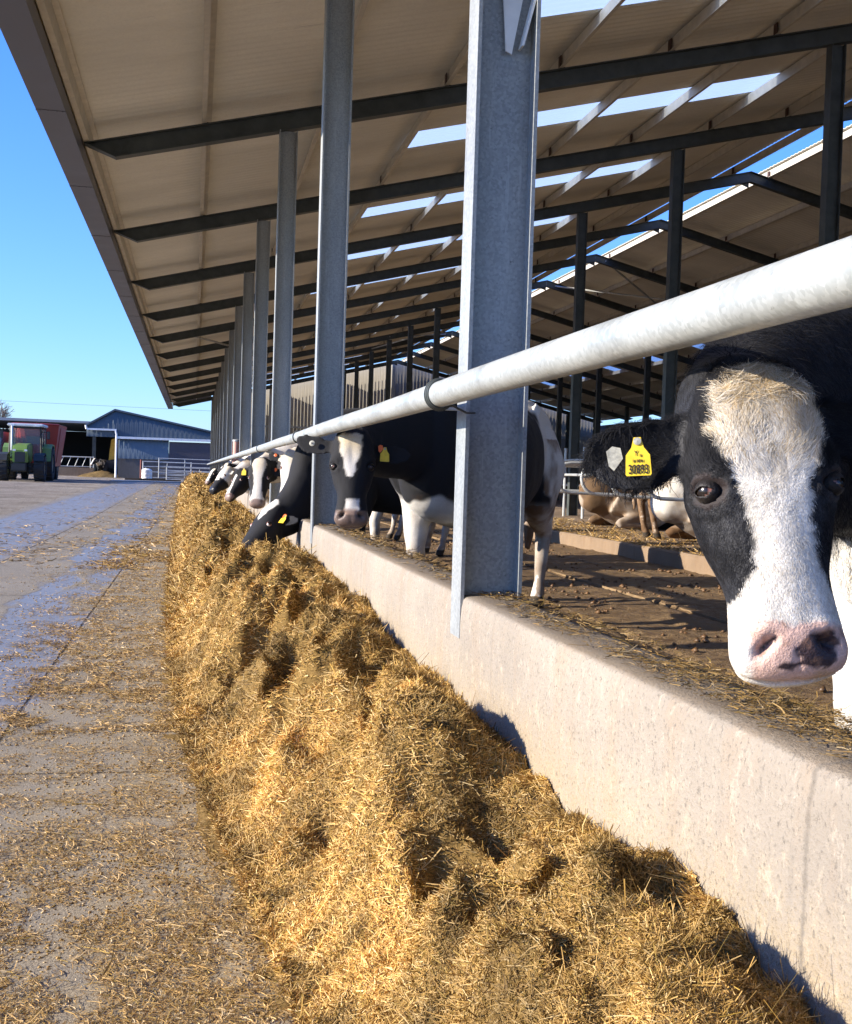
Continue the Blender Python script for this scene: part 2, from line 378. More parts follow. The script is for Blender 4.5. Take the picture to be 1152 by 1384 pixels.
tag(grid('floor', XX, YY, ZZ, FLOORM), kind='structure')
b = MB().box(1.06, 24.5, -8, 1.02, .0, .185); b.box(1.06, 24.5, 1.02, 69, -.02, .06); tag(b.build('floor_slab', KERBC), kind='structure')

PALE_EDGE = mat('worn_slat_edge', (.22, .15, .08), .6, 0, .3, 9)
for sx in (3.53,):
    b = MB()
    for k in range(12): b.box(sx+.004*math.sin(k*2.1), sx+.007+.004*math.sin(k*2.1), 5+k*1.6, 6.58+k*1.6, .15, .203)
    tag(b.build('floor_joint', PALE_EDGE), kind='structure')
# ================================================================== CATTLE SHED
SL = .2455; SPC = 4.8; Y0 = 13.296; XC = .948; XI = 7.64; XR = 11.29; XE = -1.347
def zr(X): return 4.594+SL*(X-XE)                 # top of rafter, left slope
def zR(X): return zr(XR)-SL*(X-XR)                # right slope
shed = empty('cattle_shed', (XR, 30, 0), 'long open-sided steel cattle shed with pale sheeted roof and ridge gap over the cows', 'shed')
RY = [Y0+SPC*n for n in range(-4, 12)]
def column(x, y, z0, z1, name='column', d=.203, w=.135):
    b = MB(); tf = .012
    b.box(x-d/2, x-d/2+tf, y-w/2, y+w/2, z0, z1); b.box(x+d/2-tf, x+d/2, y-w/2, y+w/2, z0, z1)
    b.box(x-d/2+tf, x+d/2-tf, y-.005, y+.005, z0, z1)
    return b
for i, y in enumerate(RY):
    zt = zr(XC)-.222
    o = column(XC, y, .60, zt).build('column', COLUMN, shed)
    if abs(y-(Y0-2*SPC)) < .1:                    # bracket bolted near the head of the nearest column
        b = MB(); z = 2.60; b.prism([(XC-.01, y-.02, z+.02), (XC+.0, y-.02, z-.11), (XC+.02, y-.02, z-.12), (XC+.08, y-.02, z+.22), (XC+.02, y-.02, z+.25), (XC-.02, y-.02, z+.12)], (0, -.0, 0), (0, -.008, 0))
        b.prism([(XC+.045, y-.03, z-.1), (XC+.052, y-.03, z-.1), (XC+.10, y-.03, z+.1), (XC+.092, y-.03, z+.1)], (0, .02, 0), (0, -.03, 0))
        br = b.build('bracket', WHITEP, shed)
        MB().lathe((XC+.02, y-.03, z+.07), (0, 1, 0), [(0.0005, -.016), (.013, -.016), (.013, .004), (.0005, .004)], 8).build('bolt', RAILM, br)
    column(XI, y, .19, zr(XI)-.222, d=.19, w=.14).build('interior_column', STEEL, shed)
    column(2*XR-XI, y, .19, zr(XI)-.222, d=.19, w=.14).build('interior_column', STEEL, shed)
    column(21.6, y, .19, zR(21.6)-.222, d=.19, w=.14).build('interior_column', STEEL, shed)
# rafters
px_ = [XE+.03+1.361*k for k in range(1, 10)]      # purlin positions, left slope (eave purlin apart)
pr_ = [XR+.45+1.36*k for k in range(0, 9)]
for y in RY:
    for side in (0, 1):
        b = MB(); f = (zr if side == 0 else zR); tf = .013; D = .215
        xa, xb = ((XE+.09, XR-.002) if side == 0 else (XR+.002, 23.8))
        cut = .34
        if side == 0: top0, bot0, x1 = xa, xa+cut, xb
        else: top0, bot0, x1 = xb, xb-cut, xa
        def q(x, o): return (x, 0, f(x)-o)
        for (o0, o1, hw) in ((0, tf, .067), (D-tf, D, .067), (tf, D-tf, .005)):
            s0 = top0+(bot0-top0)*(o0/D); s1 = top0+(bot0-top0)*(o1/D)
            P = [q(s0, o0), q(x1, o0), q(x1, o1), q(s1, o1)]
            b.prism([(p[0], y, p[2]) for p in P], (0, -hw, 0), (0, hw, 0))
        a = q(top0, .0); c = q(bot0, D)          # end plate on the sloping cut
        b.bar((a[0], y, a[2]-.004), (c[0], y, c[2]+.002), .134, .012)
        for xp in (px_ if side == 0 else pr_):   # purlin cleats
            b.box(xp-.035, xp-.025, y-.045, y+.045, f(xp)+.002, f(xp)+.15, 1); b.box(xp-.025, xp+.045, y-.045, y+.045, f(xp)+.002, f(xp)+.014, 1)
        if side == 0: b.prism([(XR-.35, y, zr(XR)-.22), (XR-.02, y, zr(XR)-.15), (XR-.02, y, zr(XR)-.34)], (0, -.006, 0), (0, .006, 0))
        b.build('rafter', [STEEL, CLEAT], shed)
# purlins (Z sections)
YA, YB = RY[0]-.6, 67.2
def zed(xp, f, sgn=1, h=.17, mi=0):
    b = MB(); z = f(xp)+.006; t_ = .006; fl = .055; s = SL*sgn
    P = [(xp-fl, z-s*fl), (xp, z), (xp, z+h-t_), (xp+fl, z+h-t_+s*fl), (xp+fl, z+h+s*fl), (xp-t_, z+h), (xp-t_, z+t_), (xp-fl, z+t_-s*fl)]
    b.prism([(p[0], 0, p[1]) for p in P], (0, YA, 0), (0, YB, 0)); return b
for xp in px_: zed(xp, zr).build('purlin', PURLIN, shed)
for xp in pr_: zed(xp, zR, -1).build('purlin', PURLIN, shed)
zed(XE+.14, zr).build('purlin', PURLIN, shed)
zed(23.6, zR, -1).build('purlin', PURLIN, shed)
# corrugated sheets
def sheet(name, xa, xb, ya, yb, f, m=ROOF, pitch=.146, amp=.007, off=.200, parent=shed, nx=2):
    n = max(4, int(round((yb-ya)/(pitch/6)))); Y = np.linspace(ya, yb, n+1)
    zz = amp*np.cos(2*np.pi*Y/pitch)
    Xs = np.linspace(xa, xb, nx); XX, YY = np.meshgrid(Xs, Y); ZZ = np.array([f(x) for x in Xs])[None, :]+off+zz[:, None]
    lo = np.stack([XX, YY, ZZ], -1).reshape(-1, 3); hi = lo+np.array([0, 0, .008]); V = np.concatenate([lo, hi]); N = len(lo)
    a = (np.arange(n)[:, None]*nx+np.arange(nx-1)[None]).ravel(); F = [np.stack([a, a+1, a+nx+1, a+nx], 1), np.stack([a, a+nx, a+nx+1, a+1], 1)+N]
    e = np.arange(n)*nx
    for k_, c in enumerate((0, nx-1)):                 # end faces on their own vertices, so the sheet's shading stays true
        V = np.concatenate([V, lo[c::nx], hi[c::nx]]); o_ = 2*N+k_*2*(n+1); i_ = np.arange(n)+o_; F.append(np.stack([i_, i_+1, i_+1+n+1, i_+n+1], 1))
    me = np_mesh(name, V, np.concatenate(F)); return link(name, me, m, parent, True)
sx0, sx1 = px_[2]+.03, px_[6]+.10
gap = [(y+2.60, y+3.50) for y in RY if y+3.5 < 67]
sheet('roof_sheet', XE-.16, sx0, YA, 67.3, zr); sheet('roof_sheet', sx1, XR-.36, YA, 67.3, zr)
cur = YA
for (a, c) in gap+[(67.3, None)]:
    sheet('roof_sheet', sx0, sx1, cur, a, zr)
    if c: sheet('skylight', sx0, sx1, a-.04, c+.04, zr, SKYL, off=.212); cur = c
rx0, rx1 = pr_[3], pr_[5]+.1
sheet('roof_sheet', XR+.40, rx0, YA, 67.3, zR); sheet('roof_sheet', rx1, 24.0, YA, 67.3, zR); cur = YA
for (a, c) in gap+[(67.3, None)]:
    sheet('roof_sheet', rx0, rx1, cur, a, zR)
    if c: sheet('skylight', rx0, rx1, a-.04, c+.04, zR, SKYL, off=.212); cur = c
# cement board lap lines under the left slope: batten strips where sheets overlap lengthwise are real steps
# eave gutter
b = MB(); z0 = 4.42; b.box(-1.53, -1.262, YA, 67.4, z0, z0+.012); b.box(-1.53, -1.518, YA, 67.4, z0+.012, z0+.40); b.box(-1.274, -1.262, YA, 67.4, z0+.012, z0+.16)
for y in np.arange(YA+3, 67, 3.0):
    b.box(-1.532, -1.26, y-.02, y+.02, z0-.004, z0-.0005)
    for dx in (-1.49, -1.42, -1.34, -1.29): b.lathe((dx, y-.012, z0-.004), (0, 0, 1), [(.0005, -.005), (.007, -.003), (.007, .001), (.0005, .001)], 6)
b.build('gutter', GUTTER, shed)
MB().prism([(-1.262, 67.32, 4.60), (XC-.1, 67.32, 5.12), (XC-.1, 67.32, 5.40), (-1.262, 67.32, 4.86)], (0, 0, 0), (0, .05, 0)).build('gable_fascia', GUTTER, shed)
# wind braces
braces = []
for (ya, yb) in ((RY[8], RY[9]),):
    braces += [[(XR+.3, ya, zR(XR+.3)-.1), (XR+5, yb, zR(XR+5)-.1)], [(XR+.3, yb, zR(XR+.3)-.1), (XR+5, ya, zR(XR+5)-.1)], [(XE+1.2, RY[8]+.1, zr(XE+1.2)-.15), (XC, RY[9]-.1, zr(XC)-.15)]]
for (ya, yb) in ((RY[11], RY[12]),):
    braces += [[(XR-.3, ya, zr(XR-.3)-.1), (XI, yb, zr(XI)-.1)], [(XR-.3, yb, zr(XR-.3)-.1), (XI, ya, zr(XI)-.1)]]
for q_ in braces: MB().tube(q_, .03, 6).build('wind_brace', RAILM, shed)
# end wall: profiled cladding with a row of sheeting rails
CLAD = m_roof('tan_wall_cladding', (.42, .39, .33)); CLADB = m_roof('blue_grey_cladding', (.16, .21, .27))
def clad(name, p0, p1, zb0, ztf, m, pitch=.2, amp=.007, parent=None, n_out=(0, -1, 0)):
    p0 = np.array(p0, float); p1 = np.array(p1, float); L = np.linalg.norm(p1-p0); n = int(L/(pitch/4)); t = np.linspace(0, 1, n+1)
    P = p0+(p1-p0)*t[:, None]; no = np.array(n_out)[:2]; ph = (np.arange(n+1) % 4); off = np.where((ph == 1) | (ph == 2), amp, 0)
    P = P+off[:, None]*no; zt = np.array([ztf(q) for q in t])
    zb = np.full(n+1, zb0); lo = np.concatenate([P, zb[:, None]], 1); hi = np.concatenate([P, zt[:, None]], 1)
    bk = -np.array([no[0], no[1], 0])*.03
    V = np.concatenate([lo, hi, lo+bk, hi+bk]); N = n+1; i = np.arange(n)
    F = np.concatenate([np.stack([i, i+1, i+1+N, i+N], 1), np.stack([i+2*N, i+3*N, i+3*N+1, i+2*N+1], 1), np.stack([i+N, i+N+1, i+3*N+1, i+3*N], 1)])
    return link(name, np_mesh(name, V, F), m, parent)
clad('end_wall', (XC+.15, 67.6), (XR, 67.6), 1.9, lambda t: zr(XC+.15+t*(XR-XC-.15))+.1, CLAD, parent=shed)
clad('end_wall', (XR, 67.62), (24, 67.62), 1.9, lambda t: zR(XR+t*(24-XR))+.1, CLAD, parent=shed)
b = MB().box(XC+.1, 24, 67.7, 67.9, .1, 1.9)
b.build('end_wall_base', KERBC, shed)
b = MB()
for z in (2.4, 3.6): b.box(XC+.15, 24, 67.45, 67.52, z, z+.12)
for x in (4.2, XI, XR): b.box(x-.1, x+.1, 67.3, 67.44, .2, zr(min(x, XR))-.05)
b.build('sheeting_rail', RAILM, shed)
# far side wall: low concrete, then spaced boarding up to the eave
MB().box(24.0, 24.18, YA, 67.6, .0, 1.5).build('side_wall', KERBC, shed)
b = clad('side_wall_cladding', (23.98, YA), (23.98, 67.5), 1.52, lambda t: 4.45, CLADB, parent=shed, n_out=(-1, 0, 0))
# FEED WALL, RAIL, SILAGE
def wall_piece(ya, yb, label, chip=0):
    ny = int((yb-ya)/.04)+2 if ya < 14 else int((yb-ya)/.5)+2
    Y = np.linspace(ya, yb, ny)
    # cross-section from lane foot round the top to the cow side
    sec = [(.852, -.02), (.850, .2), (.849, .4), (.848, .55), (.849, .66), (.852, .70), (.858, .726), (.868, .734), (.90, .737), (.95, .737), (1.0, .736), (1.035, .73), (1.05, .715), (1.055, .68), (1.06, .45), (1.06, .1)]
    m = len(sec); X = np.array([s[0] for s in sec]); Z = np.array([s[1] for s in sec])
    XX, YY = np.meshgrid(X, Y); ZZ = np.broadcast_to(Z, XX.shape).copy()
    wv = fbm(xyz(XX*3, YY*3, ZZ*3), 4, 9)-.5; edge = np.exp(-((ZZ-.71)/.03)**2)
    XX = XX+wv*.008+edge*(fbm(xyz(XX*9, YY*9, ZZ*9), 3, 4)-.5)*.012*np.where(XX < .9, 1, -1); ZZ = ZZ+wv*.006*(ZZ > .6)
    # gentle waves of the old shuttering near the camera end
    V = np.stack([XX, YY, ZZ], -1).reshape(-1, 3)
    a = (np.arange(ny-1)[:, None]*m+np.arange(m-1)[None]).ravel(); F = [[int(i), int(i)+1, int(i)+m+1, int(i)+m] for i in a]
    F.append(list(range(m))); F.append([(ny-1)*m+i for i in range(m)][::-1])
    me = bpy.data.meshes.new('feed_wall'); me.from_pydata([tuple(v) for v in V], [], F)
    bm = bmesh.new(); bm.from_mesh(me); bmesh.ops.recalc_face_normals(bm, faces=bm.faces); bm.to_mesh(me); bm.free()
    o = link('feed_wall', me, WALLC); smooth_angle(me, 50)
    return tag(o, label, 'wall', 'lengths of low concrete feed wall')
wall_piece(-3, 8.40, 'long pale concrete feed wall in the foreground running from beside the nearest cow to the second column')
wall_piece(8.47, 22.9, 'length of concrete feed wall beyond the gap at the second column, where the grazing cow reaches over')
wall_piece(22.93, 67, 'farthest length of concrete feed wall behind the small distant cow heads')
# neck rail
XP, ZP = .715, 1.3632
rail = empty('neck_rail', (XP, 3.4, ZP), 'thick galvanised pipe rail running along the feed wall at neck height of the cows', 'rail')
def pipe(ya, yb, r=.0385, sag=0):
    n = max(2, int((yb-ya)/.3)); P = [(XP+.004*math.sin(y*1.7), y, ZP) for y in np.linspace(ya, yb, n)]
    return MB().tube(P, r, 40).build('pipe', PIPE, rail, smooth=True)
pipe(-2, 3.50); pipe(3.502, 8.3, .038); pipe(8.302, 18, .038); pipe(18.002, 67, .038)
def wire_loop(y, n=3, parent=rail, tilt=.0):
    b = MB()
    for k in range(n):
        r = .0425+.002*k
        P = [(XP+r*math.cos(a), y+k*.013+tilt*math.sin(a)*.03+.008*math.cos(a), ZP+r*math.sin(a)) for a in np.linspace(0, 2*math.pi, 33)]
        b.tube(P, .0035, 6)
    b.tube([(XP+.03, y, ZP-.03), (XP+.09, y+.05, ZP-.05), (XC-.1, y+.12, ZP-.045)], .0035, 6)
    return b.build('wire_tie', STEEL, parent, smooth=True)
wire_loop(3.40); wire_loop(8.2, 2); wire_loop(13.1, 2)
for y in RY[1:]:
    b = MB().box(XP+.03, XC-.1, y-.012, y+.012, ZP-.03, ZP-.02)
    b.build('rail_clip', RAILM, rail)
# concrete column footing debris
# ---- silage heap height
def edge_x(Y): return np.interp(Y, [0, 2.3, 2.9, 3.6, 4.9, 6.7, 10.7, 20.5, 40, 66], [.34, .33, .27, .19, .06, -.03, -.12, -.24, -.42, -.6])
def wall_h(Y):
    return np.interp(Y, [1.0, 1.43, 1.65, 1.80, 1.95, 2.03, 2.12, 2.5, 3.0, 3.23, 3.84, 4.3, 4.63, 5.1, 5.56, 6.3, 7.5, 9, 12, 20, 66], [.36, .37, .41, .43, .43, .40, .36, .36, .40, .375, .395, .40, .39, .42, .49, .46, .49, .46, .44, .46, .5])
FORK = [(.47, 6.9, .22, -.22), (.50, 5.6, .20, -.24), (.60, 6.3, .16, -.14), (.50, 4.0, .17, -.24), (.62, 3.55, .15, -.16), (.56, 2.42, .15, -.30), (.66, 2.75, .12, -.14), (.36, 3.2, .14, -.14), (.62, 1.95, .12, -.14), (.28, 4.3, .15, -.10),
        (.30, 5.0, .20, .10), (.60, 4.9, .18, .10), (.36, 4.35, .16, .08), (.55, 3.05, .20, .13), (.76, 2.15, .14, .09), (.42, 2.75, .16, .12), (.30, 3.6, .16, .10), (.40, 2.05, .18, .12), (.66, 3.3, .14, .10), (.40, 7.8, .3, .1), (.34, 9.15, .36, -.16), (.5, 12.5, .4, -.12)]
def silage_z(X, Y):
    ex = edge_x(Y)+.07*(fbm(xyz(Y*1.6, 3.3, 0), 3, 21)-.5)
    u = (X-ex)
    k = np.where(Y < 25, 1.0, 1.0)
    rise = sm(-.06, .42, u)**.85
    top = .40+.05*np.sin(Y*1.1)+0*X
    h = top+(wall_h(Y)-top)*sm(.45, .82, X)
    big = fbm(xyz(X*2.6, Y*1.7, 1.3), 2, 31)-.5
    lum = fbm(xyz(X*6.5, Y*5.2, .5), 3, 41)-.5
    bil = 1-np.abs(2*fbm(xyz(X*5.2, Y*4.4, 2.2), 2, 55)-1)*3.0          # rounded forkfuls with creases between
    hol = np.maximum(0, fbm(xyz(X*3.1+9, Y*2.3, 0), 2, 61)-.56)*1.5
    near = 1-sm(.62, .84, X)
    z = rise*(h+.34*big*near+.30*lum*(.12+.88*near)+.15*bil*(.15+.85*near)-1.2*hol*near-.0)
    # tumbled foot
    z = z+.03*sm(-.22, .02, u)*(1-rise)*np.maximum(0, fbm(xyz(X*14, Y*12, 0), 3, 71)-.42)*2
    for (mx_, my_, ms, ma) in FORK:
        z = z+ma*(1.3 if ma < 0 else 1.)*rise*np.exp(-((X-mx_)/(ms*.75))**2-((Y-my_)/ms)**2)
    cap = wall_h(Y)+.30*np.maximum(0, .86-X)+.015
    z = np.where(z > cap, cap+(z-cap)*.25, z)
    fine = (fbm(xyz(X*22, Y*22, 0), 3, 81)-.5)*.05*rise
    return z+fine-.006*(1-sm(-.25, -.02, u))
def silage_ground(Y): return g_(Y)
ys = [1.0]
while ys[-1] < 66.5: ys.append(ys[-1]+max(.010, .0045*ys[-1]))
ys = np.array(ys); tt = np.linspace(0, 1, 120)
YY = np.repeat(ys[:, None], 120, 1); ex = edge_x(ys)-.25
XX = ex[:, None]+(.853-ex[:, None])*tt[None]; ZZ = silage_z(XX, YY)+silage_ground(YY)
def straw_col(n, seed=0, dark=0.):
    r = np.random.default_rng(seed)
    pal = np.array([(.42, .30, .12), (.50, .38, .17), (.34, .24, .075), (.58, .47, .26), (.24, .165, .055), (.29, .225, .06), (.66, .58, .38), (.14, .085, .03)])
    w = np.array([.22, .2, .18, .12, .1, .1, .05, .03]); c = pal[r.choice(len(pal), n, p=w/w.sum())]
    return c*(r.uniform(.75, 1.2, (n, 1)))*(1-dark)*np.array([1.10, .93, .76])
base_c = np.array([.20, .125, .04])*(.75+.5*fbm(xyz(XX*30, YY*30, 0), 3, 5))[..., None]
heap = grid('silage_heap', XX, YY, ZZ, [m_attr('silage', .9, .1, .6, 0, 120, .4), STRAW], colors=base_c.reshape(-1, 3))
tag(heap, kind='stuff'); heap['label'] = 'long golden brown heap of loose silage along the foot of the concrete feed wall'
def strands(P, D, N, L, Wd, curl, cols, name, lift=.0, seed=1, parent=None, segs=2):
    """P root, D direction, N plane normal; flat bent blades of given length and width"""
    r = np.random.default_rng(seed); n = len(P)
    D = D/np.linalg.norm(D, axis=1, keepdims=True); sd = np.cross(D, N); ln = np.linalg.norm(sd, axis=1, keepdims=True); sd = sd/np.maximum(ln, 1e-6)
    up = np.cross(sd, D); V = []
    for k in range(segs+1):
        t = k/segs; c = P+D*(L*t)[:, None]+up*(curl*L*(t*t-.0))[:, None]+sd*((r.uniform(-.25, .25, n) if k == segs else 0)*L)[:, None]
        w = (Wd*(1-.45*t)/2)[:, None]
        V.append(c-sd*w); V.append(c+sd*w)
    V = np.stack(V, 1).reshape(-1, 3); m = 2*(segs+1); base = (np.arange(n)*m)[:, None]
    F = np.concatenate([base+np.array([[2*k, 2*k+1, 2*k+3, 2*k+2]]) for k in range(segs)], 0)
    return V, F, np.repeat(cols, m, 0)
def stuff_mesh(name, parts, m, label=None, parent=None):
    V = []; F = []; C = []; o = 0
    for v, f, c in parts: V.append(v); F.append(f+o); C.append(c); o += len(v)
    me = np_mesh(name, np.concatenate(V), np.concatenate(F), np.concatenate(C)); ob = link(name, me, m, parent)
    if parent is None: tag(ob, label, kind='stuff')
    return ob
def heap_strands(n, y0, y1, L, Wd, seed, lift=.004):
    r = np.random.default_rng(seed)
    # denser towards the camera
    u = r.random(n); Y = (y0**-.6+(y1**-.6-y0**-.6)*u)**(-1/.6)
    ex = edge_x(Y)-.10; X = ex+(.86-ex)*r.random(n)**.92
    e = .006; z = silage_z(X, Y); zx = (silage_z(X+e, Y)-z)/e; zy = (silage_z(X, Y+e)-z)/e
    keep = z > -.003; 
    Nn = np.stack([-zx, -zy, np.ones(n)], 1); Nn /= np.linalg.norm(Nn, axis=1, keepdims=True)
    th = r.uniform(0, 2*np.pi, n); T = np.stack([np.cos(th), np.sin(th), np.zeros(n)], 1); T -= Nn*(T*Nn).sum(1, keepdims=True)
    T /= np.linalg.norm(T, axis=1, keepdims=True)
    droop = np.stack([-np.ones(n)*.4, np.zeros(n), -np.ones(n)*.5], 1)
    tilt = r.normal(.04, .26, n)
    D = T+Nn*tilt[:, None]+droop*(np.linalg.norm(np.stack([zx, zy], 1), axis=1)[:, None] > .9)*.5
    P = np.stack([X, Y, z+g_(Y)+lift], 1); sc = r.lognormal(0, .45, n)
    Ls = L*sc; Ws = Wd*r.uniform(.6, 1.3, n)*(Y/y0)**.55
    P = P-D*(Ls*.4)[:, None]
    Nr = Nn+r.normal(0, .7, (n, 3))
    c = straw_col(n, seed+5); hl = np.clip((fbm(xyz(X*3, Y*3, 0), 2, 8)-.5)*1.2+1, .7, 1.3)*np.clip(1+(fbm(xyz(X*16, Y*14, 2), 3, 18)-.48)*1.7, .6, 1.25); c = c*hl[:, None]*np.array([.93, .91, .78])
    P[:, 0] = np.minimum(P[:, 0], .842); far = P+D*Ls[:, None]; D[:, 0] = np.where(far[:, 0] > .84, -np.abs(D[:, 0]), D[:, 0])
    k = keep; return strands(P[k], D[k], Nr[k], Ls[k], Ws[k], r.normal(0, .35, n)[k], c[k], 's', seed=seed)
stuff_mesh('silage_straw', [heap_strands(320000, 1.08, 3.8, .019, .00145, 100), heap_strands(180000, 3.2, 9, .030, .0024, 101), heap_strands(60000, 8, 30, .07, .0065, 102), heap_strands(12000, 28, 66, .12, .02, 103),
    heap_strands(60, 1.3, 6, .05, .0028, 104, .004)], STRAW, 'loose chopped straw and grass stems over the silage heap')
# straw scattered on the lane
def flat_strands(X, Y, Z, L, Wd, seed, dark=0., tilt=.08):
    r = np.random.default_rng(seed); n = len(X); th = r.uniform(0, 2*np.pi, n)
    D = np.stack([np.cos(th), np.sin(th), r.normal(0, tilt, n)], 1); N = np.stack([r.normal(0, .5, n), r.normal(0, .5, n), np.ones(n)], 1)
    Ls = L*r.lognormal(0, .5, n); P = np.stack([X, Y, Z+.002+Ls*.0+r.uniform(0, .004, n)], 1)
    return strands(P, D, N, Ls, Wd*r.uniform(.6, 1.3, n), np.abs(r.normal(0, .12, n)), straw_col(n, seed+3, dark), 's', seed=seed)
def lane_straw(n, y0, y1, L, Wd, seed):
    r = np.random.default_rng(seed); u = r.random(n); Y = (y0**-.8+(y1**-.8-y0**-.8)*u)**(-1/.8)
    X = r.uniform(-3.6, .35, n)
    d = np.interp(X-edge_x(Y), [-3.5, -1.9, -1.2, -.75, -.45, -.2, .05], [.04, .2, .22, .7, .95, 1.2, 1.3])
    cl = fbm(xyz(X*2.2, Y*1.1, 0), 4, 91); cl2 = fbm(xyz(X*9, Y*7, 0), 3, 93)
    d = d*np.clip((cl-.32)*4, .02, 1.5)*np.clip((cl2-.3)*3.2, .1, 1.6)
    track = np.exp(-((X+.72+.05*np.sin(Y))/.10)**2)*.55; d = d+track*(cl2 > .45)
    near = np.clip((6.2-Y)/2.5, 0, 1)*1.1*(X > -1.3); d = d+near*np.clip((cl2-.34)*4, 0, 1.2)
    k = r.random(n) < d; X, Y = X[k], Y[k]
    return flat_strands(X, Y, g_(Y), L, Wd, seed+1)
ob = stuff_mesh('loose_straw', [lane_straw(330000, 2.0, 6, .015, .0020, 200), lane_straw(190000, 5, 16, .026, .004, 202), lane_straw(50000, 13, 60, .07, .012, 204), lane_straw(1500, 2.0, 6, .07, .0028, 206)], STRAW, 'loose straw trodden over the concrete feed lane')
# crumbs: small clods of silage
def clods(X, Y, Z, s, cols, seed):
    r = np.random.default_rng(seed); n = len(X)
    base = np.array([(1, 0, 0), (-1, 0, 0), (0, 1, 0), (0, -1, 0), (0, 0, .7), (0, 0, -.3)])
    V = base[None]*s[:, None, None]*r.uniform(.5, 1.3, (n, 6, 1)); a = r.uniform(0, 6.28, n); ca, sa = np.cos(a)[:, None], np.sin(a)[:, None]
    x = V[..., 0]*ca-V[..., 1]*sa; y = V[..., 0]*sa+V[..., 1]*ca; V = np.stack([x+X[:, None], y+Y[:, None], V[..., 2]+Z[:, None]], -1).reshape(-1, 3)
    f = np.array([(0, 2, 4), (2, 1, 4), (1, 3, 4), (3, 0, 4), (2, 0, 5), (1, 2, 5), (3, 1, 5), (0, 3, 5)])
    F = (f[None]+(np.arange(n)*6)[:, None, None]).reshape(-1, 3); return V, F, np.repeat(cols, 6, 0)
r = np.random.default_rng(5); n = 60000; u = r.random(n); Y = (2.0**-.9+(16**-.9-2.0**-.9)*u)**(-1/.9); X = r.uniform(-1.8, .3, n)
k = r.random(n) < np.interp(X-edge_x(Y), [-1.8, -1., -.5, 0], [.05, .25, .5, 1.0])*np.clip((fbm(xyz(X*5, Y*4, 0), 3, 17)-.35)*4, 0, 1); X, Y = X[k], Y[k]
stuff_mesh('silage_crumbs', [clods(X, Y, g_(Y), r.uniform(.002, .006, len(X))*(Y/2)**.4, straw_col(len(X), 9, .35), 4)], STRAW, 'crumbs of trodden silage on the feed lane')
# straw lying on the wall top
n = 20000; r = np.random.default_rng(6); u = r.random(n); Y = (1.0**-.6+(20**-.6-1.0**-.6)*u)**(-1/.6); X = r.uniform(.885, 1.07, n)
k = r.random(n) < np.clip((fbm(xyz(X*8, Y*5, 0), 3, 19)-.25)*3, 0, 1)*np.interp(X, [.885, .93, 1.07], [.12, .7, 1]); X, Y = X[k], Y[k]
dc = ((X > XC-.1) & (X < XC+.1) & (np.abs(Y-3.696) < .07))
stuff_mesh('wall_top_straw', [flat_strands(X, Y, np.full(len(X), .737)+r.uniform(0, .008, len(X)), .018*(Y/2)**.3, .0020*(Y/1.5)**.5, 301, .45, .10)], STRAW, 'chopped straw strewn over the top of the concrete feed wall')
# ================================================================== COWS
BLACK = np.array([.012, .012, .014]); WHITE = np.array([.74, .70, .63]); CREAM = np.array([.66, .55, .38]); PINK = np.array([.66, .44, .36]); BROWN = np.array([.16, .085, .035]); GREY = np.array([.10, .10, .11])
def unit(v): v = np.asarray(v, float); return v/np.linalg.norm(v)
def loft(V, F, rings):
    b = len(V); n = len(rings[0])
    for rg in rings: V += [tuple(p) for p in rg]
    for i in range(len(rings)-1):
        for j in range(n): F.append((b+i*n+j, b+i*n+(j+1) % n, b+(i+1)*n+(j+1) % n, b+(i+1)*n+j))
    F.append([b+j for j in range(n)][::-1]); F.append([b+(len(rings)-1)*n+j for j in range(n)])
def ell(c, a, bb, ra, rb, n=28, e=2.2):
    t = np.linspace(0, 2*np.pi, n, endpoint=False); ct, st = np.cos(t), np.sin(t)
    x = np.sign(ct)*np.abs(ct)**(2/e)*ra; y = np.sign(st)*np.abs(st)**(2/e)*rb
    return np.asarray(c)+x[:, None]*np.asarray(a)+y[:, None]*np.asarray(bb)
def chain(V, F, pts, rad, flat=None, n=16):
    """tapering limb through joints, Catmull-Rom smoothed"""
    P = np.array(pts, float); k = len(P); Q = []; Rr = []
    E = np.vstack([2*P[0]-P[1], P, 2*P[-1]-P[-2]])
    for i in range(k-1):
        for t in np.linspace(0, 1, 5, endpoint=False):
            p0, p1, p2, p3 = E[i:i+4]
            Q.append(.5*((2*p1)+(-p0+p2)*t+(2*p0-5*p1+4*p2-p3)*t*t+(-p0+3*p1-3*p2+p3)*t**3)); Rr.append(rad[i]*(1-t)+rad[i+1]*t)
    Q.append(P[-1]); Rr.append(rad[-1]); rings = []; prev = None
    for i, q in enumerate(Q):
        t = unit(Q[min(i+1, len(Q)-1)]-Q[max(i-1, 0)])
        u = np.cross(t, [0.3, 1, .2]) if prev is None else prev-(prev@t)*t
        u = unit(u); prev = u; w = np.cross(t, u); rings.append(ell(q, u, w, Rr[i], Rr[i], n, 2))
    loft(V, F, rings)
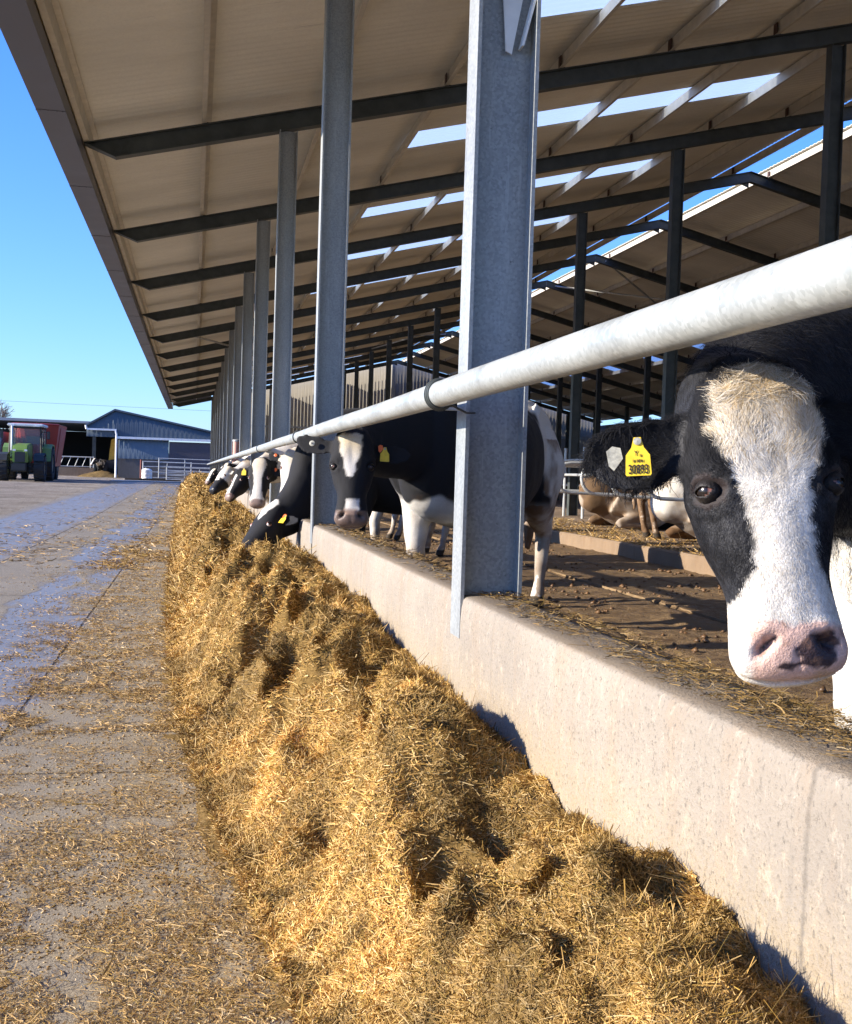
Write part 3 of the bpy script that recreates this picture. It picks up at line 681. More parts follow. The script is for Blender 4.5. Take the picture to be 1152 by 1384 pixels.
# head tables: l, half width, front, back (jaw), roundness
HT = np.array([(-.03, .045, -.050, -.105), (-.015, .068, -.028, -.13), (.00, .082, -.014, -.15), (.04, .098, .004, -.17), (.09, .108, .012, -.20), (.14, .116, .014, -.225), (.19, .118, .010, -.24), (.24, .108, .005, -.24),
               (.29, .096, .003, -.22), (.34, .084, .004, -.19), (.38, .080, .004, -.165), (.42, .084, .001, -.15), (.455, .089, -.004, -.14), (.482, .086, -.012, -.13), (.498, .074, -.026, -.118), (.508, .055, -.045, -.105), (.513, .03, -.06, -.095)])
class Cow: pass
def build_cow(name, label, poll, ldir, ndir, body, head_s=1.0, body_s=1.0, voxel=.014, coat=None, fz=.19, cat='cow', group=None, lying=False, tags=(), ear_up=(0., 0.), eye=True, head=True, sep=None, neckk=1.0, ear_w=.82, head_w=1.0, ear_l=1.05, nk=(0, 0, 0)):
    """poll: world point of the crown; ldir: crown->muzzle; ndir: out of the forehead; body: (x, y, yaw deg) of the trunk centre, cow faces +x local"""
    V, F = [], []
    bx, by, yaw = body; cy, sy = math.cos(R(yaw)), math.sin(R(yaw)); drop = -.60 if lying else 0
    def B(p):
        p = np.atleast_2d(np.asarray(p, float))*body_s; x = bx+p[:, 0]*cy-p[:, 1]*sy; y = by+p[:, 0]*sy+p[:, 1]*cy
        o = np.stack([x, y, fz+p[:, 2]+drop*body_s], 1); return o[0] if len(o) == 1 else o
    Bx, By = np.array([cy, sy, 0]), np.array([-sy, cy, 0]); UZ = np.array([0, 0, 1.])
    T = [(-1.04, 1.26, 1.05, .06), (-1.0, 1.33, .92, .15), (-.9, 1.39, .84, .225), (-.72, 1.43, .80, .27), (-.55, 1.42, .70, .285), (-.3, 1.39, .60, .33), (0, 1.375, .55, .365), (.3, 1.385, .565, .335), (.52, 1.42, .60, .27), (.72, 1.39, .62, .22), (.88, 1.31, .68, .17), (.96, 1.22, .80, .10)]
    rings = []
    TA = np.array(T); tx = np.linspace(0, len(T)-1, 46); TI = []
    for q in tx:
        i = min(int(q), len(T)-2); f = q-i; p0, p1, p2, p3 = TA[max(i-1, 0)], TA[i], TA[i+1], TA[min(i+2, len(T)-1)]
        TI.append(.5*((2*p1)+(-p0+p2)*f+(2*p0-5*p1+4*p2-p3)*f*f+(-p0+3*p1-3*p2+p3)*f**3))
    for (x, t, b, w) in TI:
        c = B((x, 0, (t+b)/2)); rings.append(ell(c, By, UZ, w*body_s, (t-b)/2*body_s, 32, 2.25))
    loft(V, F, rings)
    # hip bones, shoulder blades
    for s in (-1, 1):
        if not lying: chain(V, F, [B((-.50, s*.18, 1.32)), B((-.52, s*.235, 1.30))], [.08*body_s, .05*body_s]); chain(V, F, [B((-.93, s*.08, 1.28)), B((-1.01, s*.10, 1.25))], [.08*body_s, .05*body_s])
        if not lying:
            chain(V, F, [B((.52, s*.15, 1.22)), B((.70, s*.19, .98)), B((.52, s*.19, .76)), B((.56, s*.17, .46)), B((.555, s*.165, .40)), B((.545, s*.165, .17)), B((.56, s*.165, .11)), B((.585, s*.165, .045)), B((.59, s*.165, .0))],
                  [q*body_s for q in (.11, .135, .10, .057, .058, .036, .043, .050, .055)])
            chain(V, F, [B((-.62, s*.14, 1.18)), B((-.62, s*.2, .95)), B((-.62, s*.2, .76)), B((-.86, s*.17, .56)), B((-.91, s*.165, .50)), B((-.86, s*.165, .19)), B((-.845, s*.165, .12)), B((-.81, s*.165, .045)), B((-.80, s*.165, .0))],
                  [q*body_s for q in (.16, .19, .14, .072, .06, .038, .045, .052, .057)])
            for dx in (-.03,):
                pass
        else:
            chain(V, F, [B((.5, s*.2, 1.0)), B((.72, s*.27, .78)), B((.98, s*.22, .72)), B((.70, s*.30, .665)), B((.62, s*.30, .66))], [q*body_s for q in (.12, .09, .055, .04, .05)])
            chain(V, F, [B((-.6, s*.25, 1.0)), B((-.25, s*.40, .82)), B((-.62, s*.46, .68)), B((-.28, s*.50, .65)), B((-.15, s*.50, .65))], [q*body_s for q in (.17, .11, .055, .04, .05)])
    if not lying:
        chain(V, F, [B((-.72, 0, .80)), B((-.58, 0, .66)), B((-.40, 0, .64))], [.13*body_s, .155*body_s, .09*body_s])
        for s in (-1, 1):
            for dx in (-.68, -.52): chain(V, F, [B((dx, s*.07, .60)), B((dx, s*.075, .48))], [.026*body_s, .016*body_s], n=10)
        chain(V, F, [B((-.98, 0, 1.36)), B((-1.06, 0, 1.30)), B((-1.11, .0, 1.1)), B((-1.10, .01, .8)), B((-1.08, .01, .55)), B((-1.08, 0, .38))], [q*body_s for q in (.04, .036, .026, .022, .045, .018)], n=12)
    # neck + head
    L = unit(ldir); N = np.asarray(ndir, float); N = unit(N-(N@L)*L); X = np.cross(L, N)          # X: her right when N faces the viewer
    poll = np.asarray(poll, float); hs = head_s
    def Hh(x, l, n): return poll+hs*(x*X+l*L+n*N)
    if head:
        hc = Hh(0, .07, -.12); P0 = B((.45, 0, 1.08)); P1 = B((.98, 0, 1.14)); P2 = hc-N*.30*hs-L*.05+np.array(nk); P3 = hc
        rr = []
        for t in np.linspace(0, 1, 15):
            c = (1-t)**3*P0+3*(1-t)**2*t*P1+3*(1-t)*t*t*P2+t**3*P3
            d = -3*(1-t)**2*P0+3*((1-t)**2-2*(1-t)*t)*P1+3*(2*(1-t)*t-t*t)*P2+3*t*t*P3; d = unit(d)
            upv = UZ*(1-t)+(-L)*t; u = unit(upv-(upv@d)*d); w = np.cross(d, u)
            ra = (.20*(1-t)+.085*hs*t); rb = (.33*(1-t)**1.3+.125*hs*t+.09*t*(1-t)); rr.append(ell(c, w, u, ra*neckk, rb*neckk, 28, 2.1))
        loft(V, F, rr)
        ls = np.linspace(HT[0, 0], HT[-1, 0], 40); hw = np.interp(ls, HT[:, 0], HT[:, 1])*head_w; fr = np.interp(ls, HT[:, 0], HT[:, 2]); bk = np.interp(ls, HT[:, 0], HT[:, 3])
        rings = []; t = np.linspace(0, 2*np.pi, 48, endpoint=False)
        for l, w, f_, b_ in zip(ls, hw, fr, bk):
            mid = f_-(f_-b_)*.42; ct, st = np.cos(t), np.sin(t)
            e = 2.5; x = np.sign(ct)*np.abs(ct)**(2/e)*w
            fh = np.where(st > 0, (f_-mid), (mid-b_)); n_ = mid+np.sign(st)*np.abs(st)**(2/(2.3))*fh
            # jaw narrows towards the back
            x = x*np.where(n_ < mid, 1-.42*np.clip((mid-n_)/(mid-b_+1e-6), 0, 1)**1.5, 1)
            rings.append(np.array([Hh(a, l, c) for a, c in zip(x, n_)]))
        loft(V, F, rings)
        # ears: root, tip, broad cupped leaf
        for s in (-1, 1):
            up_ = ear_up[0] if s > 0 else ear_up[1]
            root = Hh(s*.085, .075, -.085); d = unit(s*X*1.0-L*up_-N*.16); wd = unit(L-(L@d)*d); nn = unit(np.cross(d, wd)*s); 
            if nn@N < 0: nn = -nn
            ln = .185*hs*ear_l; pr = [(-.12, .030), (.06, .038), (.22, .050), (.42, .062), (.62, .065), (.78, .056), (.9, .040), (.97, .022), (1.0, .008)]
            rings = []
            for (q, h) in pr:
                h = h*ear_w
                c = root+d*ln*q+wd*hs*.018*math.sin(q*3); tt = np.linspace(-1, 1, 9); cup = .020*hs*(1-abs(q-.4))
                th = (.0075 if voxel < .01 else voxel*.85)*(1.6 if q < .1 else 1)
                front = [c+wd*h*hs*a+nn*(cup*(a*a)) for a in tt]; back = [p-nn*2*th*(1-.55*a*a) for p, a in zip(front[::-1], tt[::-1])]
                rings.append(np.array(front+back))
            loft(V, F, rings)
    me = bpy.data.meshes.new(name+'_src'); me.from_pydata([tuple(map(float, v)) for v in V], [], F)
    bm = bmesh.new(); bm.from_mesh(me); bmesh.ops.recalc_face_normals(bm, faces=bm.faces)
    # each lofted shell must face outwards on its own for the voxel union
    bm.to_mesh(me); bm.free()
    o = bpy.data.objects.new('tmp', me); COL.objects.link(o)
    md = o.modifiers.new('r', 'REMESH'); md.mode = 'VOXEL'; md.voxel_size = voxel; md.adaptivity = 0
    m2 = o.modifiers.new('s', 'SMOOTH'); m2.factor = .5; m2.iterations = 7 if voxel < .01 else 10
    dg = bpy.context.evaluated_depsgraph_get(); ev = o.evaluated_get(dg); me2 = bpy.data.meshes.new_from_object(ev)
    bpy.data.objects.remove(o); bpy.data.meshes.remove(me)
    n = len(me2.vertices); co_ = np.empty(n*3); me2.vertices.foreach_get('co', co_); co_ = co_.reshape(-1, 3)
    nrm = np.empty(n*3); me2.vertices.foreach_get('normal', nrm); nrm = nrm.reshape(-1, 3)
    hd = (co_-poll)/hs; hx, hl, hn = hd@X, hd@L, hd@N
    inhead = (hl > -.05) & (hl < .56) & (np.abs(hx) < .15) & (hn > -.30) & (hn < .06)
    if head and voxel < .012:
        d = np.zeros(n); g = lambda cx, cl, sx, sl_: np.exp(-((np.abs(hx)-cx)/sx)**2-((hl-cl)/sl_)**2)
        side = (np.abs(hx) > .07)
        front = hn > -.05
        # brow ridge, socket, cheek bone, nasal bone, cheek hollow
        d += .010*np.exp(-((np.abs(hx)-.098)/.022)**2-((hl-.155)/.020)**2)*(hn > -.075)
        ed = np.sqrt(((hl-.192)/.80)**2+((hn+.030)/1.15)**2)
        d += side*(.0085*np.exp(-((ed-.027)/.006)**2)-.017*np.exp(-(ed/.0165)**2))
        d += side*(.0035*np.exp(-((ed-.046)/.005)**2))
        d += .006*np.exp(-((np.abs(hx)-.088)/.015)**2-((hn+.062)/.014)**2)*sm(.20, .24, hl)*(1-sm(.30, .36, hl))
        d -= .010*np.exp(-((hn+.105)/.03)**2)*side*0
        d -= .012*np.exp(-((np.abs(hx)-.075)/.03)**2-((hl-.32)/.05)**2-((hn+.07)/.04)**2)
        d -= .006*np.exp(-(hx/.03)**2-((hl-.13)/.06)**2)*front
        d += .004*np.exp(-(hx/.028)**2-((hl-.30)/.10)**2)*front
        # nostrils, philtrum, lips
        nx, nl = np.abs(hx)-.050, hl-.452
        a_, b_ = nx*.80+nl*.60, -nx*.60+nl*.80
        d -= .030*np.exp(-(a_/.017)**2-(b_/.0075)**2)*(hn > -.075)
        d += .007*np.exp(-((np.abs(hx)-.052)/.022)**2-((hl-.425)/.009)**2)*(hn > -.06)
        d += .005*np.exp(-((np.abs(hx)-.080)/.010)**2-((hl-.462)/.02)**2)*(hn > -.06)
        d -= .004*np.exp(-(hx/.005)**2)*sm(.44, .47, hl)*front
        d -= .008*np.exp(-((hn+.055+.02*(.5-hl)/.03)/.005)**2)*(hl > .47)*(hn < -.01)
        d = d*inhead*hs
        # skin folds on the neck and coat relief on the face
        w1 = fbm(xyz(hx*26, hl*16+2*hx, hn*20), 3, 12)-.5
        d += .0055*w1*inhead*sm(.36, .30, hl) if False else .005*w1*inhead*(1-sm(.30, .40, hl))
        fol = fbm(np.stack([hx*60, hl*11, hn*40], 1), 3, 14)-.5; d += .0028*fol*inhead*(1-sm(.38, .43, hl))
        me2.vertices.foreach_set('co', (co_+nrm*d[:, None]).ravel()); co_ = co_+nrm*d[:, None]
    rel = (co_-np.array([bx, by, fz+drop*body_s]))/body_s; lx, ly, lz = rel@Bx, rel@By, rel[:, 2]
    K = Cow(); K.hx, K.hl, K.hn, K.lx, K.ly, K.lz, K.P, K.N = hx, hl, hn, lx, ly, lz, co_, nrm
    K.inhead = inhead if head else np.zeros(n, bool)
    K.ear = (np.abs(hx) > .125) & (hl > -.08) & (hl < .2) & (np.abs(hx) < .32) & (hn > -.2) & (hn < .06) & head
    c = coat(K); 
    wv_ = (fbm(co_*5, 3, 61)-.5)*.022*(~inhead)*(~K.ear); co_ = co_+nrm*wv_[:, None]; me2.vertices.foreach_set('co', co_.ravel())
    hoof = (lz < .075) & (not lying); c[hoof] = (.05, .04, .03)
    rg_ = np.full(n, .6 if voxel < .01 else .78); rg_ = np.where(inhead & (hl > .43) & (hn > -.07), .30, rg_) if head else rg_
    set_col(me2, np.concatenate([c, rg_[:, None]], 1))
    root = empty(name, (bx, by, fz), label, cat, group)
    bo = link('body', me2, HIDE, root, True)
    K.el = ear_l
    K.root, K.bo, K.H, K.X, K.L, K.Nd, K.hs, K.c = root, bo, Hh, X, L, N, hs, c
    if head and eye:
        for s in (-1, 1):
            e0 = Hh(s*.0945*(1+(head_w-1)*1.1), .192, -.032); r_ = .0185*hs; out = unit(s*X+N*.25)
            bm = bmesh.new(); bmesh.ops.create_uvsphere(bm, u_segments=24, v_segments=16, radius=r_)
            bmesh.ops.translate(bm, verts=bm.verts, vec=Vector(e0)); m = bpy.data.meshes.new('eye'); bm.to_mesh(m); bm.free()
            vv = np.array([v.co[:] for v in m.vertices])-e0; q = (vv@unit(out*.9-L*.25+N*.35))/r_
            cc = np.where((q > .62)[:, None], np.array([.012, .008, .006]), np.array([.34, .16, .12])); lo_ = (vv@L)/r_
            cc = np.where(((lo_ > .62) & (q < .6))[:, None], np.array([.6, .52, .48]), cc); set_col(m, cc)
            link('eye', m, EYE, root, True)
            if voxel < .012:
                bm = bmesh.new(); bmesh.ops.create_uvsphere(bm, u_segments=32, v_segments=24, radius=r_*1.10)
                ax_ = unit(s*X*.72+N*.70); w_ = unit(np.cross(ax_, L)); fl_ = []
                for f in bm.faces:
                    cc_ = np.array(f.calc_center_median())/(r_*1.1); h_ = cc_@L; sd_ = abs(cc_@w_)
                    if -.24+.40*sd_**2 < h_ < .50-.62*sd_**2 and cc_@ax_ > 0: fl_.append(f)
                bmesh.ops.delete(bm, geom=fl_, context='FACES'); bmesh.ops.translate(bm, verts=bm.verts, vec=Vector(e0)); m = bpy.data.meshes.new('eyelid'); bm.to_mesh(m); bm.free()
                set_col(m, np.tile([.016, .013, .012, .45], (len(m.vertices), 1))); el = link('eyelid', m, HIDE, root, True); sd3 = el.modifiers.new('t', 'SOLIDIFY'); sd3.thickness = .0016; sd3.offset = 1
    for (s, kind, q, col) in tags: ear_tag(K, s, kind, q, col, ear_up[0] if s > 0 else ear_up[1])
    return K
def m_eye():
    m = m_attr('wet_eye', .22, .45, 0, 0, 10, 0); return m
EYE = m_eye()
TAGY = mat('yellow_tag_plastic', (.80, .55, .03), .4, 0, .12, 60, .05)
TAGW = mat('white_tag_plastic', (.36, .35, .29), .5, 0, .35, 150, .1)
TAGO = mat('orange_tag_plastic', (.85, .16, .03), .4, 0, .1, 60, .05)
TAGINK = mat('black_tag_print', (.03, .02, .01), .5, 0, 0, 10, 0)
def text_mesh(txt, size, name='lettering'):
    cu = bpy.data.curves.new(name, 'FONT'); cu.body = txt; cu.size = size; cu.align_x = 'CENTER'; cu.extrude = .00015; cu.resolution_u = 3; cu.offset = size*.018
    o = bpy.data.objects.new('t', cu); COL.objects.link(o); dg = bpy.context.evaluated_depsgraph_get(); me = bpy.data.meshes.new_from_object(o.evaluated_get(dg)); bpy.data.objects.remove(o)
    return me
def ear_tag(K, s, kind, q, colr, up_):
    X, L, N, hs = K.X, K.L, K.Nd, K.hs
    root = K.H(s*.085, .075, -.085); d = unit(s*X-L*up_-N*.16); wd = unit(L-(L@d)*d)
    nn = unit(np.cross(d, wd)*s); nn = -nn if nn@N < 0 else nn
    off = .037 if colr == 'y1' else .024
    c = root+d*.185*hs*K.el*q+nn*off*hs+wd*(.012 if colr == 'w' else .0)*hs
    down = unit(np.array([0, 0, -1.])*.9+wd*.3); down = unit(down-(down@nn)*nn); rt = np.cross(nn, down)
    ts = .74 if colr == 'y1' else .85
    def pt(a, b_, z=0): return c+(rt*a+down*b_+nn*z)*hs*ts
    m_ = {'y': TAGY, 'y1': TAGY, 'w': TAGW, 'o': TAGO}[colr]
    K.tagc = getattr(K, 'tagc', [])+[c+down*.03*hs]
    if kind == 'flag':
        sc = 1.0
        P = [(-.008, -.012), (.008, -.012), (.011, .000), (.014, .012), (.027, .030), (.029, .074), (.026, .078), (-.026, .078), (-.029, .074), (-.027, .030), (-.014, .012), (-.011, .000)]
        b = MB().prism([pt(a, q_) for a, q_ in P], (0, 0, 0), tuple(nn*.0022*hs)); t_ = b.build('ear_tag', m_, K.root)
        b = MB().lathe(pt(0, -.002, .001), tuple(nn), [(.0006, -.001), (.006, -.001), (.006, .0035), (.0006, .0045)], 14); b.build('tag_stud', TAGW, t_)
        if colr == 'y1':
            for txt, size, dy, hx_ in (('30893', .0235, .0735, 0), ('II-10701', .0095, .047, 0), ('IE', .008, .034, .006), ('Y', .016, .031, -.004)):
                me = text_mesh(txt, size*hs*ts); M3 = Matrix([[rt[i], -down[i], nn[i]] for i in range(3)]).to_4x4()
                p = pt(hx_, dy, .0048); me.transform(Matrix.Translation(Vector(p)) @ M3 @ Matrix.Diagonal((.78, 1.28 if txt[0] == '3' else 1.0, 1, 1))); link('lettering', me, TAGINK, t_)
    elif kind == 'round':
        b = MB().lathe(tuple(c), tuple(nn), [(.0005, -.002), (.015*hs, -.002), (.015*hs, .002), (.006*hs, .005), (.0005, .005)], 18); b.build('ear_tag', m_, K.root, smooth=True)
        b = MB().lathe(tuple(c+nn*.002), tuple(nn), [(.0005, .002), (.004*hs, .002), (.004*hs, .005), (.0005, .005)], 12); b.build('tag_stud', TAGINK, K.root)
    else:
        P = [(-.016, -.012), (-.004, -.022), (.012, -.018), (.016, .004), (-.002, .028), (-.012, .018)]
        MB().prism([pt(a, q_) for a, q_ in P], (0, 0, 0), tuple(nn*.003*hs)).build('ear_tag', m_, K.root)
def mixc(c, m, col): return c*(1-m[:, None])+np.asarray(col)*m[:, None]
def edge(v, w=.004): return sm(-w, w, v)
def dirt(K, c, amt=1., top=.55):
    n = fbm(K.P*7, 4, 77); m = np.clip((top-K.lz)*2.2+ (n-.5)*1.6, 0, 1)*amt*.8*(n > .38); return mixc(c, m*(~K.inhead), BROWN*(.7+.6*n.mean()))
GR = 'cows feeding at the rail'
# ---- nearest cow: white blaze, black cheeks, pink and black nose
def coat_near(K):
    n = len(K.hx); c = np.tile(BLACK, (n, 1)); X = -K.hx            # X>0 on her left (picture right)
    wob = (fbm(K.P*55, 3, 3)-.5)*.022+(fbm(K.P*160, 2, 4)-.5)*.010
    lt = np.interp(K.hl, [-.05, .0, .03, .07, .13, .157, .216, .264, .33, .365, .385, .40], [.03, .055, .078, .085, .088, .070, .056, .046, .052, .068, .10, .4])
    rt = np.interp(K.hl, [-.05, .0, .03, .07, .12, .16, .196, .254, .34, .38, .40], [.03, .06, .085, .095, .092, .075, .055, .050, .056, .08, .4])
    m = np.minimum(edge(X+lt+wob), edge(rt-X+wob))*K.inhead
    m = m*np.where(K.hl < .38, sm(-.10, -.055, K.hn), 1); m = np.where((K.hl > .37) & K.inhead, np.maximum(m, edge(K.hl-.39+wob+.10*np.maximum(0, K.hn+.06))), m)
    m = m*sm(-.035, -.015, K.hl+wob)
    cream = fbm(K.P*30, 3, 6); wc = mixc(np.tile(WHITE*1.08, (n, 1)), np.clip((1-sm(.02, .20, K.hl))*.85+(cream-.55)*1.2, 0, 1), CREAM)
    c = c*(1-m[:, None])+wc*m[:, None]
    # grazing sun's sheen on the cheek, painted as grey patches into the black coat
    gm = K.inhead*(1-m)*sm(.48, .62, fbm(K.P*22, 3, 8))*.25; c = mixc(c, gm, (.06, .06, .065))
    stk = .62+.75*fbm(np.stack([K.hx*95+K.hl*10*np.sign(K.hx), K.hl*20, K.hn*60], 1), 4, 40); c = c*np.where(K.inhead, stk, 1)[:, None]*np.where(m > .5, 1, 1.)[:, None]
    # muzzle
    noz = K.inhead*edge(K.hl-.418-.45*np.maximum(0, np.abs(K.hx)-.055)+wob*.8, .006)*sm(-.060, -.048, K.hn)*np.maximum(edge(.068-np.abs(K.hx)+wob*.6, .005), X > .02)
    c = mixc(c, noz*np.exp(-((np.abs(K.hx)-.062)/.012)**2)*.7, (.74, .33, .22)) if False else c
    c = mixc(c, noz, PINK)
    pn = fbm(np.stack([K.hx*30, K.hl*34, K.hn*16], 1), 3, 25)
    bl = np.exp(-((X-.025)/.036)**2-((K.hl-.462)/.024)**2)*1.3+np.exp(-((X+.036)/.011)**2-((K.hl-.440)/.010)**2)+np.exp(-((X-.052)/.016)**2-((K.hl-.468)/.02)**2)+np.exp(-((X+.015)/.02)**2-((K.hl-.485)/.006)**2)*.9
    c = c*(1+noz*(fbm(K.P*90, 3, 44)-.5)*.5)[:, None]; c = mixc(c, noz*sm(.46, .56, bl+(pn-.5)*1.3), (.045, .03, .035)); c = mixc(c, noz*sm(.60, .68, fbm(K.P*70, 3, 45))*.6, (.30, .16, .10))
    nx, nl = np.abs(K.hx)-.050, K.hl-.452; a_, b_ = nx*.80+nl*.60, -nx*.60+nl*.80
    c = mixc(c, K.inhead*np.exp(-(a_/.014)**2-(b_/.006)**2)*(K.hn > -.08), (.03, .012, .010))
    stain = K.inhead*m*sm(.55, .7, fbm(K.P*18, 3, 31))*sm(.40, .46, K.hl)*.5; c = mixc(c, stain, (.45, .30, .14))
    ed = np.sqrt((K.hl-.192)**2+((K.hn+.030)/.85)**2); rim = K.inhead*(np.abs(K.hx) > .07)*(ed < .030); c = mixc(c, rim*.6, (.03, .018, .016))
    # body: black, white front leg and brisket
    bw = edge(.78+.05*np.sin(K.lx*9)-K.lz+(fbm(K.P*5, 3, 9)-.5)*.25, .02)*(K.lx > .30)*(~K.inhead)*(K.hl > .1)*(~K.ear); c = mixc(c, bw, WHITE*.95)
    c = mixc(c, (~K.inhead)*(K.lz < .5), WHITE*.8); return dirt(K, c, .8, .35)
cA = build_cow('cow', 'nearest cow, huge white-blazed face with pink nose and numbered yellow ear tag', (.823, 1.612, 1.292), (.045, -.27, -.955), (-.19, -.93, .28), (2.07, 2.60, 216), .905, 1.02, .0072, coat_near, tags=((1, 'flag', .54, 'y1'), (1, 'worn', .74, 'w')), ear_up=(-.15, .0), group=GR, ear_w=1.0, neckk=1.12, head_w=1.07, ear_l=1.13)
def coat_second(K):
    n = len(K.hx); c = np.tile(BLACK, (n, 1)); w = (fbm(K.P*30, 3, 3)-.5)*.03
    m = edge(np.interp(K.hl, [0, .03, .12, .19, .245, .26], [.0, .06, .055, .032, .018, -.02])-np.abs(K.hx-.008)+w, .006)*edge(K.hl-.02+w, .01)*K.inhead*(K.hn > -.05)
    m2 = edge(.036-np.abs(K.hx+.005)+w*.5)*edge(K.hl-.37)*edge(.435-K.hl+w)*(K.hn > -.04)*K.inhead; c = mixc(c, np.maximum(m, m2), mixc(np.tile(WHITE, (n, 1)), 1-sm(.05, .2, K.hl), CREAM))
    nz = K.inhead*edge(K.hl-.425)*(K.hn > -.07)*.9; c = mixc(c, nz, (.17, .12, .10)); c = mixc(c, K.inhead*edge(K.hl-.42)*(np.abs(K.hx) < .035)*(K.hl < .45)*(K.hn > -.03)*.7, (.45, .3, .22))
    nx, nl = np.abs(K.hx)-.050, K.hl-.452; c = mixc(c, K.inhead*np.exp(-(nx/.012)**2-(nl/.008)**2), (.01, .008, .008))
    g = K.inhead*(K.hx > .02)*(1-m)*.0; bn = (fbm(K.P*4.5, 3, 9)-.5)
    bw = edge(.70-K.lz+bn*.35, .02)*(K.lx > .18)*(~K.inhead); bw = np.maximum(bw, edge(-.44-K.lx+bn*.35+.25*(K.lz-1.1), .03)*(K.lz > .5)); bw = np.maximum(bw, edge(.42-K.lz, .05)*(K.lx < .3)); bw = np.maximum(bw, edge(.70-K.lz, .05)*(K.lx < -.45)*.8)
    sp = edge(.09-np.sqrt(((K.lx-.60)/.6)**2+(K.lz-1.20)**2)+bn*.06, .006); bw = np.maximum(bw, sp)
    c = mixc(c, bw*(~K.inhead), WHITE*.92); c = mixc(c, (K.lz < .62)*(K.lx < -.42)*(K.lx > -.74)*(np.abs(K.ly) < .13)*(K.lz > .45)*.8, PINK*.8)
    c = mixc(c, (K.lx < -.40)*(K.lz < 1.15)*(c.mean(1) > .2)*sm(.36, .62, fbm(K.P*np.array([9, 9, 4]), 4, 70))*.9, (.17, .095, .045)); return dirt(K, c, .9, .7)
build_cow('cow', 'black cow with white forehead patch looking out between the first two columns', (.815, 6.12, 1.352), (-.02, -.20, -.98), (-.17, -.96, .25), (1.84, 7.50, 236), 1.02, 1.05, .0105, coat_second, tags=((1, 'round', .55, 'w'), (-1, 'flag', .35, 'y'), (-1, 'worn', .25, 'o')), ear_up=(.22, -.15), group=GR, ear_w=.85, ear_l=1.25)
def patchy(seed, black=.5, blaze=.05, jaw=False, forehead=.0, facew=0, legs=.45):
    def f(K):
        n = len(K.hx); r = np.random.default_rng(seed); off = r.uniform(0, 50, 3)
        q = fbm((np.stack([K.lx, K.ly*.8, K.lz], 1)*1.7+off), 3, seed); c = np.tile(BLACK, (n, 1)); m = edge(q-black, .012); m = np.maximum(m, edge(legs-K.lz+(q-.5)*.4, .03))
        m = m*(~K.inhead)*(~K.ear)
        w = (fbm(K.P*25, 3, seed+3)-.5)*.03
        if facew: h = K.inhead*(1-edge(np.sqrt(((np.abs(K.hx)-.10)/1.)**2+(K.hl-.19)**2)*0-1+0*w))*1.0; h = K.inhead*np.where(K.hl > facew, 0., 1.); m = np.maximum(m, h)
        b = edge(np.interp(K.hl, [-.05, .0, .06, .16, .25, .40, .46], [forehead, forehead+blaze*.8, forehead+blaze*1.2, blaze, blaze*.75, blaze*1.3, blaze*2.2])-np.abs(K.hx)+w, .005)*K.inhead*(K.hn > -.07); m = np.maximum(m, b) if blaze else m
        c = mixc(c, m, WHITE*.95); c = mixc(c, (~K.inhead)*(c.mean(1) > .2)*sm(.45, .7, fbm(K.P*8, 4, seed+7))*.6, (.33, .22, .13)); c = mixc(c, m*K.inhead*(1-sm(.05, .2, K.hl))*.7, CREAM)
        nz = K.inhead*edge(K.hl-.43)*(K.hn > -.07); c = mixc(c, nz*.9, (.22, .14, .11) if not jaw else (.03, .03, .03))
        if jaw: c = mixc(c, K.inhead*edge(K.hl-.30+w), BLACK*1.5)
        nx, nl = np.abs(K.hx)-.050, K.hl-.452; c = mixc(c, K.inhead*np.exp(-(nx/.014)**2-(nl/.009)**2), (.01, .008, .008))
        return dirt(K, c, .9, .5)
    return f
def coat_graze(K):
    n = len(K.hx); c = np.tile(BLACK*1.1, (n, 1)); w = (fbm(K.P*30, 3, 3)-.5)*.03
    m = edge(np.interp(K.hl, [-.05, .0, .08, .16, .2], [.02, .06, .05, .02, -.03])-np.abs(K.hx)+w, .006)*K.inhead*(K.hn > -.06); m = np.maximum(m, K.inhead*edge(K.hl-.475)*(K.hx > .0)*.8)
    c = mixc(c, m, WHITE); return mixc(c, edge(.4-K.lz, .03)*(~K.inhead), WHITE*.8)
build_cow('cow', 'black cow with its head lowered over the wall, eating from the silage heap', (.62, 9.50, .86), (-.50, -.45, -.70), (-.66, -.40, .64), (1.88, 10.15, 199), 1.10, 1.05, .013, coat_graze, tags=((-1, 'flag', .35, 'y'), (-1, 'worn', .3, 'o')), ear_up=(-.2, -.1), group=GR, nk=(.12, .05, .30), neckk=1.12)
build_cow('cow', 'white-faced cow half hidden behind the neck of the grazing black cow', (.93, 11.25, 1.335), (-.14, -.30, -.94), (-.25, -.92, .3), (2.25, 12.0, 203), 1.0, 1.0, .015, patchy(31, .45, .0, False, 0, .6, .6), tags=((1, 'round', .5, 'o'),), ear_up=(.25, 0), group=GR)
build_cow('cow', 'cow with broad cream forehead and white blaze beside the grazing black cow', (.665, 12.3, 1.24), (-.06, -.30, -.95), (-.22, -.93, .30), (1.98, 13.0, 200), 1.02, 1.0, .015, patchy(47, .52, .047, False, .02), tags=((1, 'flag', .4, 'y'), (-1, 'worn', .4, 'o')), ear_up=(-.2, -.2), group=GR)
build_cow('cow', 'dark-headed cow with a yellow ear tag turned towards the lane', (.62, 15.9, 1.15), (-.42, -.42, -.80), (-.75, -.45, .48), (2.0, 16.2, 189), 1.0, 1.0, .018, patchy(5, .55, .022), tags=((1, 'flag', .4, 'y'),), ear_up=(-.1, 0), group=GR)
